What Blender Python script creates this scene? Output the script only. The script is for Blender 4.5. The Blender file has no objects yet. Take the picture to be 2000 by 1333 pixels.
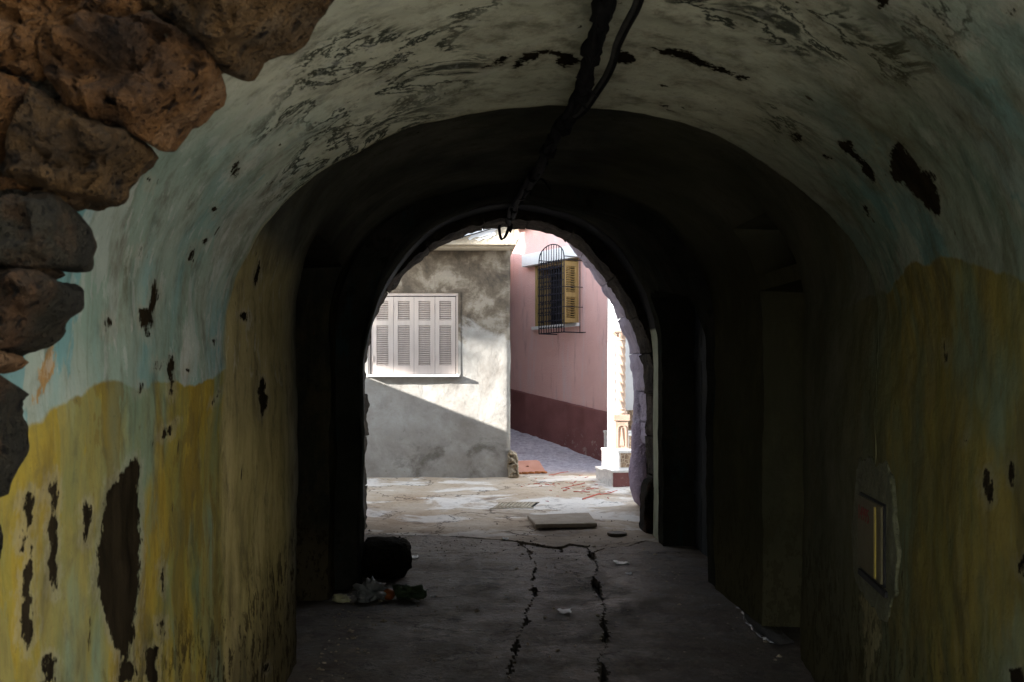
import bpy, bmesh, math, random
from mathutils import Vector, Matrix, noise
from mathutils.bvhtree import BVHTree
R = math.radians
random.seed(7)
scene = bpy.context.scene
C = scene.collection

# ------------------------------------------------------------------ camera, sky, sun, exposure
F = 1944.0; VX, VY = 870.0, 750.0; CAMZ = 1.5          # focal length / vanishing point in photo pixels
cam_d = bpy.data.cameras.new('camera'); cam = bpy.data.objects.new('camera', cam_d); C.objects.link(cam)
cam.location = (0, 0, CAMZ); cam.rotation_euler = (R(90), 0, 0)
cam_d.sensor_width = 36; cam_d.lens = 36 * F / 2000
cam_d.shift_x = (1000 - VX) / 2000; cam_d.shift_y = (VY - 666.5) / 2000
cam_d.dof.use_dof = True; cam_d.dof.focus_distance = 9.0; cam_d.dof.aperture_fstop = 9.0
cam_d.clip_start = 0.02; cam_d.clip_end = 500
scene.camera = cam
world = bpy.data.worlds.new('World'); scene.world = world; world.use_nodes = True
wn = world.node_tree.nodes; wl = world.node_tree.links
SUN = Vector((25, 9, -9.6)).normalized()                # direction the sunlight travels
sky = wn.new('ShaderNodeTexSky'); sky.sky_type = 'NISHITA'; sky.sun_disc = False; sky.dust_density = .15; sky.air_density = 1.0; sky.ozone_density = 0.0; sky.altitude = 50
sky.sun_elevation = math.asin(-SUN.z); sky.sun_rotation = math.atan2(-SUN.x, -SUN.y)
wn['Background'].inputs['Strength'].default_value = 0.15
hs = wn.new('ShaderNodeHueSaturation'); hs.inputs['Saturation'].default_value = .5
wl.new(sky.outputs[0], hs.inputs['Color']); wl.new(hs.outputs[0], wn['Background'].inputs['Color'])
sun_d = bpy.data.lights.new('sun', 'SUN'); sun_d.energy = 3.1; sun_d.angle = R(0.6); sun_d.color = (1, .975, .94)
sun = bpy.data.objects.new('sun', sun_d); C.objects.link(sun); sun.location = (-20, 0, 20)
sun.rotation_euler = SUN.to_track_quat('-Z', 'Y').to_euler()
vs = scene.view_settings
vs.view_transform = 'Standard'; vs.look = 'None'; vs.gamma = 1; vs.exposure = 2.9; vs.use_curve_mapping = False
cy = scene.cycles
cy.use_denoising = True; cy.max_bounces = 10; cy.diffuse_bounces = 6; cy.glossy_bounces = 3
try: cy.denoiser = 'OPENIMAGEDENOISE'; cy.denoising_prefilter = 'ACCURATE'
except Exception: pass

# ------------------------------------------------------------------ helpers
def W(px, py, Y): return Vector(((px - VX) / F * Y, Y, CAMZ - (py - VY) / F * Y))
def lin(c):
    c = c / 255.0
    return c / 12.92 if c <= .04045 else ((c + .055) / 1.055) ** 2.4
def rgb(r, g, b, k=1.0): return (lin(r) * k, lin(g) * k, lin(b) * k, 1)
def nz(x, y, z, s=1.0): return noise.noise(Vector((x * s, y * s, z * s)))
def fz(x, y, z, s=1.0, o=4): return noise.fractal(Vector((x * s, y * s, z * s)), 1.0, 2.0, o)
def ip(pts, t):
    if t <= pts[0][0]: return pts[0][1]
    for (a, va), (b, vb) in zip(pts, pts[1:]):
        if t <= b: return va + (vb - va) * (t - a) / (b - a)
    return pts[-1][1]
class MB:
    def __init__(s): s.v = []; s.f = []
    def add(s, vs_, fs):
        n = len(s.v); s.v += [tuple(v) for v in vs_]; s.f += [tuple(i + n for i in f) for f in fs]; return s
    def box(s, a, b, M=None):
        x0, y0, z0 = a; x1, y1, z1 = b
        v = [Vector(p) for p in ((x0,y0,z0),(x1,y0,z0),(x1,y1,z0),(x0,y1,z0),(x0,y0,z1),(x1,y0,z1),(x1,y1,z1),(x0,y1,z1))]
        if M: v = [M @ p for p in v]
        return s.add(v, [(0,3,2,1),(4,5,6,7),(0,1,5,4),(1,2,6,5),(2,3,7,6),(3,0,4,7)])
    def tube(s, pts, r, n=8, wob=0.0):
        pts = [Vector(p) for p in pts]; base = len(s.v); m = len(pts)
        for i, p in enumerate(pts):
            t = (pts[min(i+1, m-1)] - pts[max(i-1, 0)]).normalized()
            u = t.cross(Vector((0.13, 0.31, 1))).normalized()
            if u.length < .1: u = t.cross(Vector((1, 0, 0))).normalized()
            w = t.cross(u); rr = r[i] if isinstance(r, (list, tuple)) else r
            for k in range(n):
                a = 2 * math.pi * k / n
                q = rr * (1 + wob * nz(p.x + k, p.y * 3, p.z * 3, 7))
                s.v.append(tuple(p + u * math.cos(a) * q + w * math.sin(a) * q))
        for i in range(m - 1):
            for k in range(n):
                a = base + i * n + k; b = base + i * n + (k + 1) % n
                s.f.append((a, b, b + n, a + n))
        s.f.append(tuple(base + k for k in range(n))[::-1]); s.f.append(tuple(base + (m-1)*n + k for k in range(n)))
        return s
    def lathe(s, prof, cx, cy_, n=20, rfun=None):
        base = len(s.v); m = len(prof)
        for i, (r, z) in enumerate(prof):
            for k in range(n):
                a = 2 * math.pi * k / n; rr = rfun(r, z, a) if rfun else r
                s.v.append((cx + rr * math.cos(a), cy_ + rr * math.sin(a), z))
        for i in range(m - 1):
            for k in range(n):
                a = base + i*n + k; b = base + i*n + (k+1) % n
                s.f.append((a, b, b + n, a + n))
        s.f.append(tuple(base + k for k in range(n))[::-1]); s.f.append(tuple(base + (m-1)*n + k for k in range(n)))
        return s
    def prism(s, poly, y0, y1, M=None):        # poly in (x,z), extruded along y
        n = len(poly)
        v = [Vector((p[0], y0, p[1])) for p in poly] + [Vector((p[0], y1, p[1])) for p in poly]
        if M: v = [M @ p for p in v]
        return s.add(v, [tuple(range(n)), tuple(range(2*n-1, n-1, -1))] + [(i, i+n, (i+1) % n + n, (i+1) % n) for i in range(n)])
    def build(s, name, mat, parent=None, smooth=None, bevel=0, fix=True):
        me = bpy.data.meshes.new(name); me.from_pydata(s.v, [], s.f); me.materials.append(mat)
        if fix:
            b = bmesh.new(); b.from_mesh(me); bmesh.ops.recalc_face_normals(b, faces=b.faces); b.to_mesh(me); b.free()
        if smooth is not None:
            me.shade_smooth()
            if smooth < 180: me.set_sharp_from_angle(angle=R(smooth))
        me.update()
        o = bpy.data.objects.new(name, me); C.objects.link(o)
        if parent: o.parent = parent
        if bevel:
            md = o.modifiers.new('bevel', 'BEVEL'); md.width = bevel; md.segments = 2; md.limit_method = 'ANGLE'
        return o
def tag(o, label=None, cat=None, group=None, kind=None):
    if label: o['label'] = label
    if cat: o['category'] = cat
    if group: o['group'] = group
    if kind: o['kind'] = kind
    return o
def empty(name, label, cat, loc=(0, 0, 0), group=None):
    o = bpy.data.objects.new(name, None); C.objects.link(o); o.location = (0, 0, 0); o.empty_display_size = .1
    return tag(o, label, cat, group)

# ------------------------------------------------------------------ materials
class NT:
    def __init__(s, name, rough=.9, spec=.25):
        s.m = bpy.data.materials.new(name); s.m.use_nodes = True
        s.n = s.m.node_tree.nodes; s.l = s.m.node_tree.links; s.b = s.n['Principled BSDF']
        s.b.inputs['Roughness'].default_value = rough; s.b.inputs['Specular IOR Level'].default_value = spec
        s.co = s.n.new('ShaderNodeNewGeometry').outputs['Position']
    def L(s, a, b):
        if hasattr(a, 'is_linked') or isinstance(a, bpy.types.NodeSocket): s.l.new(a, b)
        else: b.default_value = a
    def map(s, scale=(1, 1, 1), loc=(0, 0, 0), vec=None, rot=(0, 0, 0)):
        n = s.n.new('ShaderNodeMapping'); s.L(vec or s.co, n.inputs[0])
        n.inputs['Scale'].default_value = scale; n.inputs['Location'].default_value = loc; n.inputs['Rotation'].default_value = rot
        return n.outputs[0]
    def noise(s, scale, detail=5, rough=.6, vec=None, dist=0.0):
        n = s.n.new('ShaderNodeTexNoise'); s.L(vec or s.co, n.inputs['Vector'])
        n.inputs['Scale'].default_value = scale; n.inputs['Detail'].default_value = detail
        n.inputs['Roughness'].default_value = rough; n.inputs['Distortion'].default_value = dist
        return n.outputs['Fac']
    def vor(s, scale, vec=None, feat='F1', out='Distance'):
        n = s.n.new('ShaderNodeTexVoronoi'); n.feature = feat; s.L(vec or s.co, n.inputs['Vector']); n.inputs['Scale'].default_value = scale
        return n.outputs[out]
    def wave(s, scale, vec=None, dist=2.0):
        n = s.n.new('ShaderNodeTexWave'); s.L(vec or s.co, n.inputs['Vector']); n.inputs['Scale'].default_value = scale; n.inputs['Distortion'].default_value = dist
        return n.outputs['Fac']
    def math(s, op, a, b=0.0, c=0.0, clamp=False):
        n = s.n.new('ShaderNodeMath'); n.operation = op; n.use_clamp = clamp
        s.L(a, n.inputs[0]); s.L(b, n.inputs[1]); s.L(c, n.inputs[2]); return n.outputs[0]
    def sep(s, vec=None):
        n = s.n.new('ShaderNodeSeparateXYZ'); s.L(vec or s.co, n.inputs[0]); return n.outputs
    def ss(s, x, lo, hi):                               # smooth step
        n = s.n.new('ShaderNodeMapRange'); n.interpolation_type = 'SMOOTHSTEP'; n.clamp = True
        s.L(x, n.inputs[0]); n.inputs[1].default_value = lo; n.inputs[2].default_value = hi; n.inputs[3].default_value = 0; n.inputs[4].default_value = 1
        return n.outputs[0]
    def mix(s, f, a, b):
        n = s.n.new('ShaderNodeMix'); n.data_type = 'RGBA'; n.clamp_factor = True
        s.L(f, n.inputs[0]); s.L(a, n.inputs[6]); s.L(b, n.inputs[7]); return n.outputs[2]
    def ramp(s, f, stops):
        n = s.n.new('ShaderNodeValToRGB'); s.L(f, n.inputs[0]); e = n.color_ramp.elements
        while len(e) < len(stops): e.new(.5)
        for el, (p, c) in zip(e, stops): el.position = p; el.color = c
        return n.outputs[0]
    def col(s, c): s.L(c, s.b.inputs['Base Color']); return s
    def bump(s, h, strength=.5, dist=.01):
        n = s.n.new('ShaderNodeBump'); n.inputs['Strength'].default_value = strength; n.inputs['Distance'].default_value = dist
        s.L(h, n.inputs['Height'])
        if s.b.inputs['Normal'].is_linked: s.l.new(s.b.inputs['Normal'].links[0].from_socket, n.inputs['Normal'])
        s.l.new(n.outputs[0], s.b.inputs['Normal']); return s

def g(v, t=(1, 1, 1)): return (v * t[0], v * t[1], v * t[2], 1)

def mat_plaster_near():
    t = NT('peeling_blue_yellow_plaster', 1.0, .0)
    x, y, z = t.sep()
    vert = t.map((3.2, 3.2, .7))
    n1 = t.noise(1.6, 6, .6); n2 = t.noise(.8, 6, .65, t.map((2.2, 2.2, .9))); n3 = t.noise(1.8, 6, .7, t.map((2.2, 2.2, .8), (3, 3, 3)))
    # washed blue limewash: grey green base, teal streaks, pale worn areas
    blue = t.ramp(n1, [(.3, (.115, .165, .130, 1)), (.5, (.165, .20, .16, 1)), (.7, (.225, .235, .195, 1))])
    blue = t.mix(t.math('MULTIPLY', t.ss(n2, .47, .62), .55), blue, (.06, .165, .17, 1))
    n2b = t.noise(1.0, 8, .62, t.map((2.0, 2.0, .8), (5, 7, 1)), .2)
    blue = t.mix(t.math('MULTIPLY', t.ss(n2b, .535, .548), .55), blue, (.055, .165, .18, 1))
    n2c = t.noise(1.3, 8, .60, t.map((2.0, 2.0, .8), (1, 9, 6)), .2)
    blue = t.mix(t.math('MULTIPLY', t.ss(n2c, .55, .56), .45), blue, (.24, .245, .215, 1))
    blue = t.mix(t.math('MULTIPLY', t.ss(n3, .56, .62), .5), blue, (.27, .27, .235, 1))
    # crown of the vault is greyer, lightened in place of bounced light
    crown = t.ss(t.math('ADD', z, t.math('MULTIPLY', n1, .3)), 2.2, 2.55)
    blue = t.mix(t.math('MULTIPLY', crown, .85), blue, (.43, .42, .315, 1))
    # ochre dado
    n4 = t.noise(2.2, 6, .65, t.map((2.5, 2.5, .8), (3, 1, 4)))
    yel = t.ramp(n4, [(.30, (.085, .105, .048, 1)), (.43, (.15, .130, .032, 1)), (.57, (.20, .145, .024, 1)), (.72, (.10, .065, .013, 1))])
    n5 = t.noise(5, 6, .7, t.map((3, 3, .6), (8, 2, 1)))
    yel = t.mix(t.math('MULTIPLY', t.ss(n5, .55, .72), .5), yel, (.21, .19, .10, 1))
    yel = t.mix(t.math('MULTIPLY', t.ss(t.noise(1.7, 4, .6, t.map((1.6, 1.6, .7), (5, 9, 2))), .50, .66), .75), yel, (.10, .155, .115, 1))
    yb = t.noise(1.4, 8, .62, t.map((1.6, 1.6, .7), (8, 3, 2)), .2)
    yel = t.mix(t.math('MULTIPLY', t.ss(yb, .53, .545), .28), yel, (.09, .125, .085, 1))
    yel = t.mix(t.math('MULTIPLY', t.ss(t.noise(1.8, 8, .62, t.map((1.6, 1.6, .8), (2, 6, 9)), .2), .555, .57), .55), yel, (.105, .072, .018, 1))
    line = t.math('ADD', 1.46, t.math('MULTIPLY', t.ss(x, .2, .8), .32))
    line = t.math('ADD', line, t.math('MULTIPLY', t.math('SUBTRACT', t.noise(1.5, 7, .55), .5), .26))
    line = t.math('ADD', line, t.math('MULTIPLY', t.math('SUBTRACT', t.ss(y, 1.6, 3.0), .5), .13))
    isb = t.ss(t.math('SUBTRACT', z, line), -.006, .006)
    c = t.mix(isb, yel, blue)
    # beyond the rib the wall is unpainted brown plaster
    br = t.ss(t.math('ADD', y, t.math('MULTIPLY', n1, .12)), 3.6, 3.72)
    brown = t.ramp(n4, [(.3, (.16, .13, .05, 1)), (.5, (.28, .23, .09, 1)), (.7, (.36, .29, .13, 1))])
    br = t.math('MULTIPLY', br, t.math('SUBTRACT', 1.0, t.ss(x, .3, .8)))
    c = t.mix(br, c, t.mix(t.math('MULTIPLY', t.ss(z, 1.0, 1.6), 0.6), brown, (.20, .17, .09, 1)))
    tunnel_shade = t.math('MAXIMUM', t.ss(y, 4.7, 5.45), t.math('MULTIPLY', t.ss(y, 3.625, 3.64), t.math('MAXIMUM', t.ss(z, 1.95, 2.2), 0.0)))  # gloom of the inner tunnel put into the plaster colour
    tunnel_shade = t.math('MAXIMUM', tunnel_shade, t.math('MULTIPLY', t.ss(x, .8, 1.2), t.math('MULTIPLY', t.ss(t.math('ADD', y, t.math('MULTIPLY', n1, .8)), 3.3, 4.9), .97)))  # right wall past the lip also painted dark for shade
    c = t.mix(tunnel_shade, c, t.ramp(n1, [(.3, (.040, .042, .033, 1)), (.5, (.085, .085, .066, 1)), (.7, (.14, .135, .105, 1))]))
    c = t.mix(t.math('MULTIPLY', t.ss(y, 5.2, 5.5), t.math('SUBTRACT', 1.0, t.ss(z, 2.25, 2.6))), c, t.ramp(n1, [(.3, (.012, .012, .009, 1)), (.7, (.034, .033, .025, 1))]))      # lower walls of the inner bay: deeper shade put into the colour
    # mould blooms on the crown: broken contour lines
    mv = t.map((1.25, 1.6, 1.25), rot=(0, 0, .3))
    big = t.noise(1.5, 3, .5, t.map((.8, 1.6, 1), (2.3, .6, .4)))
    cn = t.noise(2.4, 7, .66, mv, .5)
    rim = t.math('ABSOLUTE', t.math('SUBTRACT', cn, .5))
    cont = t.math('SUBTRACT', 1.0, t.ss(rim, .006, .032))
    cont = t.math('MAXIMUM', cont, t.math('MULTIPLY', t.ss(cn, .545, .62), .95))
    high = t.math('MULTIPLY', t.ss(z, 2.0, 2.22), t.math('SUBTRACT', 1.0, t.ss(y, 3.7, 4.2)))
    cont = t.math('MULTIPLY', cont, t.ss(t.noise(15, 7, .7, t.map((1, 1.3, 1), (3, 1, 1))), .30, .42))
    ma = t.n.new('ShaderNodeAttribute'); ma.attribute_name = 'mould'
    reg = t.ss(t.math('ADD', ma.outputs['Fac'], t.math('MULTIPLY', t.math('SUBTRACT', big, .5), .5)), -.05, .03)
    mm = t.math('MULTIPLY', t.math('MULTIPLY', cont, reg), high)
    c = t.mix(t.math('MULTIPLY', mm, .95), c, (.020, .026, .021, 1))
    # small chips down to dark render
    ch = t.noise(7, 4, .55, t.map((2.6, 2.6, .9), (1, 7, 3)))
    chip = t.ss(ch, .705, .725)
    c = t.mix(chip, c, (.035, .025, .014, 1))
    # rising damp at the foot
    low = t.math('MULTIPLY', t.math('SUBTRACT', 1.0, t.ss(t.math('SUBTRACT', z, t.math('MULTIPLY', n3, .9)), -.25, .25)), .8)
    c = t.mix(low, c, (.07, .055, .03, 1))
    # plaster fallen away to dark render, old orange paint, broken patch
    def attr(nm):
        n = t.n.new('ShaderNodeAttribute'); n.attribute_name = nm; return n.outputs['Fac']
    jag = t.math('ADD', t.math('MULTIPLY', t.math('SUBTRACT', t.noise(16, 8, .72), .5), .040), t.math('MULTIPLY', t.math('SUBTRACT', t.noise(70, 4, .7, t.map((1, 1, .45))), .5), .030))
    bare = t.ss(t.math('ADD', attr('bare'), jag), -.0012, .0016)
    orang = t.ss(t.math('ADD', attr('orange'), jag), -.003, .003)
    brok = t.ss(t.math('ADD', attr('broken'), jag), -.003, .003)
    halo = t.math('MULTIPLY', t.ss(t.math('ADD', attr('bare'), t.math('MULTIPLY', jag, 1.6)), -.02, -.004), .35)
    c = t.mix(orang, c, (.22, .13, .05, 1)); c = t.mix(brok, c, (.26, .22, .12, 1))
    c = t.mix(halo, c, (.22, .20, .15, 1))
    # grime
    gr = t.noise(6, 7, .72, t.map((1.3, 1.3, .7), (2, 8, 5)))
    c = t.mix(t.math('MULTIPLY', t.ss(gr, .47, .70), .60), c, (.050, .045, .028, 1))
    gr2 = t.noise(2.3, 7, .68, t.map((1.2, 1.2, .8), (9, 1, 3)))
    c = t.mix(t.math('MULTIPLY', t.ss(gr2, .48, .66), t.math('SUBTRACT', .5, t.math('MULTIPLY', crown, .35))), c, (.075, .062, .030, 1))
    strk = t.noise(14, 6, .7, t.map((2.2, 2.2, .22), (1, 4, 9)))
    c = t.mix(t.math('MULTIPLY', t.ss(strk, .52, .70), .35), c, (.06, .05, .03, 1))
    wsh = t.noise(11, 7, .7, t.map((1.2, 1.2, .7), (6, 6, 2)))
    c = t.mix(t.math('MULTIPLY', t.math('MULTIPLY', t.math('MULTIPLY', t.ss(wsh, .56, .62), .28), t.math('SUBTRACT', 1.0, tunnel_shade)), isb), c, (.33, .33, .29, 1))
    flk = t.math('MULTIPLY', t.ss(t.noise(13, 7, .74, t.map((1.2, 1.2, .7), (3, 2, 6))), .535, .56), t.math('SUBTRACT', 1.0, t.ss(t.math('ADD', z, t.math('MULTIPLY', gr2, .5)), .75, 1.15)))
    c = t.mix(t.math('MULTIPLY', flk, .85), c, (.022, .016, .009, 1))
    sp = t.noise(60, 3, .7)
    c = t.mix(t.math('MULTIPLY', t.ss(sp, .62, .75), .35), c, (.04, .035, .025, 1))
    c = t.mix(t.math('MULTIPLY', t.ss(x, .8, 1.15), .42), c, (.085, .080, .042, 1))  # right wall darkened in colour for the weaker light it gets
    c = t.mix(bare, c, t.ramp(n5, [(.35, (.007, .0055, .0035, 1)), (.65, (.019, .014, .008, 1))]))
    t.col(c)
    h = t.math('ADD', t.math('MULTIPLY', t.noise(9, 6, .6), .6), t.math('MULTIPLY', t.noise(45, 4, .6), .15))
    h = t.math('SUBTRACT', h, t.math('MULTIPLY', t.math('MAXIMUM', t.math('MAXIMUM', chip, flk), t.math('MAXIMUM', bare, brok)), .8))
    h = t.math('ADD', h, t.math('MULTIPLY', isb, .04))
    t.bump(h, .55, .025)
    return t.m
def mat_simple(name, lo, hi, scale=6, rough=.9, bump=.4, bscale=40, bd=.006, spec=.25, vec=None, mid=None):
    t = NT(name, rough, spec)
    v = t.map(vec) if vec else None
    n = t.noise(scale, 6, .65, v)
    st = [(.3, lo), (.7, hi)] if mid is None else [(.3, lo), (.5, mid), (.7, hi)]
    t.col(t.ramp(n, st)); t.bump(t.math('ADD', t.noise(bscale, 5, .6), t.math('MULTIPLY', t.noise(bscale * .25, 4, .6), 1.5)), bump, bd)
    return t.m
def mat_tunnel_shade():
    t = NT('sooty_plaster', 1.0, .0)  # near-black tones paint in the unlit inner vault
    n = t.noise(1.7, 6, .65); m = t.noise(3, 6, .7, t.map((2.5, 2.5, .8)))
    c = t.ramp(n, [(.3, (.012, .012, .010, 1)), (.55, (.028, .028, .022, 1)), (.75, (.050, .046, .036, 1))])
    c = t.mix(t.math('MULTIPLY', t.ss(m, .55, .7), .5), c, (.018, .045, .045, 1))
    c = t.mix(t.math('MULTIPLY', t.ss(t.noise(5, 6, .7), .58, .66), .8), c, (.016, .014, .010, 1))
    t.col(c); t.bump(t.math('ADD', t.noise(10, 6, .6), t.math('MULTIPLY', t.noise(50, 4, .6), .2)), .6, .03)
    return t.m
def mat_stone(name, pal, pit=1.0):
    t = NT(name, .95, .12)
    a = t.noise(5, 7, .7); b = t.noise(14, 6, .7, t.map((1, 1, 1), (4, 4, 4)))
    big = t.noise(2.6, 4, .6, t.map((1, 1, 1), (7, 2, 5)))
    c = t.ramp(t.math('ADD', t.math('MULTIPLY', a, .55), t.math('MULTIPLY', big, .5)), [(.36, pal[0]), (.46, pal[1]), (.55, pal[2]), (.66, pal[3])])
    c = t.mix(t.math('MULTIPLY', t.ss(b, .5, .7), .6), c, pal[1])
    p = t.vor(19, t.map((1, 1, 1.3), vec=t.n.new('ShaderNodeVectorMath').outputs[0] if False else None)); pm = t.math('MULTIPLY', t.math('SUBTRACT', 1.0, t.ss(p, .16, .3)), t.ss(t.noise(9, 3, .6), .45, .6))
    p2 = t.vor(70); pm2 = t.math('SUBTRACT', 1.0, t.ss(p2, .12, .3))
    pits = t.math('MAXIMUM', pm, t.math('MULTIPLY', pm2, .5))
    c = t.mix(t.math('MULTIPLY', pits, .8), c, pal[0])
    t.col(c)
    t.bump(t.math('ADD', t.math('MULTIPLY', a, 1.2), t.math('SUBTRACT', t.math('MULTIPLY', b, .8), t.math('MULTIPLY', pits, .9 * pit))), 1.0, .085)
    t.bump(t.noise(120, 4, .7), .5, .004)
    return t.m
def mat_floor():
    t = NT('worn_passage_concrete', .75, .45)
    x, y, z = t.sep()
    n = t.noise(2.4, 7, .74, t.map((1.0, .8, 1))); f = t.noise(24, 8, .78)
    c = t.ramp(n, [(.32, (.032, .023, .013, 1)), (.48, (.080, .060, .038, 1)), (.68, (.125, .098, .066, 1))])
    c = t.mix(t.math('MULTIPLY', t.ss(f, .5, .68), .55), c, (.20, .165, .12, 1))
    c = t.mix(t.math('MULTIPLY', t.ss(t.noise(30, 5, .7, t.map((1, 1, 1), (5, 5, 5))), .55, .7), .7), c, (.035, .028, .02, 1))
    c = t.mix(t.math('MULTIPLY', t.ss(t.noise(5.5, 7, .72, t.map((1, .7, 1), (4, 8, 1))), .50, .60), .6), c, (.038, .027, .015, 1))
    c = t.mix(t.math('MULTIPLY', t.ss(t.noise(4.0, 7, .72, t.map((1, .7, 1), (1, 2, 7))), .56, .62), .55), c, (.19, .15, .105, 1))
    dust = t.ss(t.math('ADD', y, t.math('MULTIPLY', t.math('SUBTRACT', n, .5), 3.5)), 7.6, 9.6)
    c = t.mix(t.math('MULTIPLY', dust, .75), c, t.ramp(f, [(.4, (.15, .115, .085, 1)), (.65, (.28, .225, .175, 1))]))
    cr = t.noise(1.0, 7, .62, t.map((.8, 1.1, 1), (2, 7, 0)), .4)
    ck = t.math('SUBTRACT', 1.0, t.ss(t.math('ABSOLUTE', t.math('SUBTRACT', cr, .5)), .001, .005))
    c = t.mix(t.math('MULTIPLY', ck, .8), c, (.02, .015, .01, 1)); t.col(c)
    t.L(t.ramp(n, [(.35, (.36, .36, .36, 1)), (.62, (.75, .75, .75, 1))]), t.b.inputs['Roughness'])
    t.bump(t.math('SUBTRACT', t.math('ADD', t.noise(9, 7, .72), t.math('MULTIPLY', f, .7)), ck), 1.0, .030)
    return t.m
def mat_street():
    t = NT('pale_street_concrete', .8, .3)
    x, y, z = t.sep()
    st = t.map((.9, 1.15, 1))
    n = t.noise(1.5, 8, .68, st); f = t.noise(14, 7, .72); pch = t.noise(1.5, 7, .62, t.map((.8, 1.2, 1), (4, 1, 0)), .5)
    c = t.ramp(n, [(.3, (.44, .32, .21, 1)), (.48, (.56, .45, .33, 1)), (.62, (.63, .54, .43, 1)), (.78, (.70, .62, .52, 1))])
    c = t.mix(t.math('MULTIPLY', t.ss(pch, .5, .56), .85), c, (.84, .79, .72, 1))                       # spilled lime
    c = t.mix(t.math('MULTIPLY', t.ss(t.noise(1.3, 7, .7, t.map((.8, 1.2, 1), (9, 3, 0)), .5), .55, .63), .7), c, (.17, .11, .065, 1))   # damp earth
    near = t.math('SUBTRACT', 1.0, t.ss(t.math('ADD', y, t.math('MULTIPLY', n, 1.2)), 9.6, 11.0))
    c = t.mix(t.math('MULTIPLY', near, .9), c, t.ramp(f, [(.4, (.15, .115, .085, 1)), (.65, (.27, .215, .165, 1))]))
    c = t.mix(t.math('MULTIPLY', t.ss(f, .54, .7), .55), c, (.15, .11, .075, 1))
    cr = t.noise(.8, 7, .6, t.map((.8, 1.1, 1), (3, 3, 0)), .3)
    ck = t.math('SUBTRACT', 1.0, t.ss(t.math('ABSOLUTE', t.math('SUBTRACT', cr, .5)), .002, .007))
    c = t.mix(t.math('MULTIPLY', ck, .75), c, (.08, .055, .035, 1))
    # cobbly grey alley beyond the corner
    al = t.ss(t.math('ADD', y, t.math('MULTIPLY', n, .7)), 13.2, 13.8)
    c = t.mix(al, c, t.ramp(f, [(.35, (.30, .27, .31, 1)), (.55, (.50, .46, .50, 1)), (.75, (.66, .62, .66, 1))]))
    t.col(c)
    t.bump(t.math('SUBTRACT', t.math('ADD', t.noise(18, 8, .7), t.math('MULTIPLY', f, .6)), ck), .7, .015)
    return t.m
def mat_grey_house():
    t = NT('stained_cement_render', .92, .2)
    x, y, z = t.sep()
    n = t.noise(1.3, 7, .64, None, .2); m = t.noise(2.6, 7, .68, None, .25); f = t.noise(22, 6, .65)
    pale = t.ramp(m, [(.3, (.26, .235, .205, 1)), (.55, (.38, .36, .325, 1)), (.75, (.48, .465, .435, 1))])
    stain_shade = t.ramp(m, [(.40, (.045, .031, .017, 1)), (.50, (.115, .085, .052, 1)), (.60, (.27, .23, .175, 1))])  # brown stains, deepened and spread to paint in shade on the upper wall
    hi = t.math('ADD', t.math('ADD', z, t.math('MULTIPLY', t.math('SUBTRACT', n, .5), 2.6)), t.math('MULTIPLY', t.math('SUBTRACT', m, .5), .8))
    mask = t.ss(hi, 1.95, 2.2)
    c = t.mix(t.math('MULTIPLY', mask, .85), pale, stain_shade)
    damp = t.ss(t.math('ADD', t.math('SUBTRACT', 1.0, z), t.math('MULTIPLY', t.math('SUBTRACT', m, .5), 1.5)), .15, .35)
    band = t.ss(t.noise(1.1, 8, .68, t.map((1, 1, 1.5), (3, 3, 8)), .3), .47, .60)
    c = t.mix(t.math('MULTIPLY', t.math('MULTIPLY', damp, band), .8), c, (.13, .115, .092, 1))
    c = t.mix(t.math('MULTIPLY', t.ss(n, .56, .6), t.math('MULTIPLY', mask, .55)), c, (.36, .31, .245, 1))
    c = t.mix(t.math('MULTIPLY', t.ss(f, .6, .72), .3), c, (.13, .11, .08, 1))
    t.col(c); t.bump(t.math('ADD', t.math('MULTIPLY', t.noise(5, 8, .62, None, .2), 1.4), t.math('MULTIPLY', f, .3)), .32, .03)
    return t.m
def mat_pink():
    t = NT('pink_roughcast', .92, .2)
    n = t.noise(1.2, 5, .6); v = t.noise(2.2, 5, .65, t.map((3, 3, .4)))
    c = t.ramp(n, [(.3, (.68, .40, .36, 1)), (.7, (.74, .47, .43, 1))])
    c = t.mix(t.math('MULTIPLY', t.ss(v, .50, .70), .6), c, (.66, .50, .50, 1))
    v2 = t.noise(2.0, 7, .7, t.map((2.5, 2.5, .5), (4, 4, 4)))
    c = t.mix(t.math('MULTIPLY', t.ss(v2, .54, .70), .5), c, (.40, .235, .22, 1))
    t.col(c); t.bump(t.noise(55, 4, .6), .8, .012); return t.m
def mat_plinth():
    t = NT('maroon_plinth_paint', .8, .3)
    x, y, z = t.sep()
    n = t.noise(2.5, 6, .6)
    c = t.ramp(n, [(.3, (.16, .062, .058, 1)), (.7, (.23, .095, .088, 1))])
    fl = t.math('MULTIPLY', t.ss(t.noise(8, 8, .75), .57, .62), t.math('SUBTRACT', 1.0, t.ss(z, .55, .9)))
    c = t.mix(t.math('MULTIPLY', fl, .7), c, (.36, .27, .24, 1))
    t.col(c); t.bump(t.noise(45, 4, .6), .6, .01); return t.m
def mat_shutter():
    t = NT('white_gloss_paint', .5, .4)
    c = t.ramp(t.noise(4, 6, .6, t.map((4, 1, .6))), [(.3, (.47, .40, .355, 1)), (.7, (.55, .475, .425, 1))])
    c = t.mix(t.math('MULTIPLY', t.ss(t.noise(25, 5, .7), .62, .75), .5), c, (.30, .24, .19, 1))
    t.col(c); t.bump(t.noise(30, 3, .5, t.map((4, 1, .5))), .2, .003); return t.m
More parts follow.
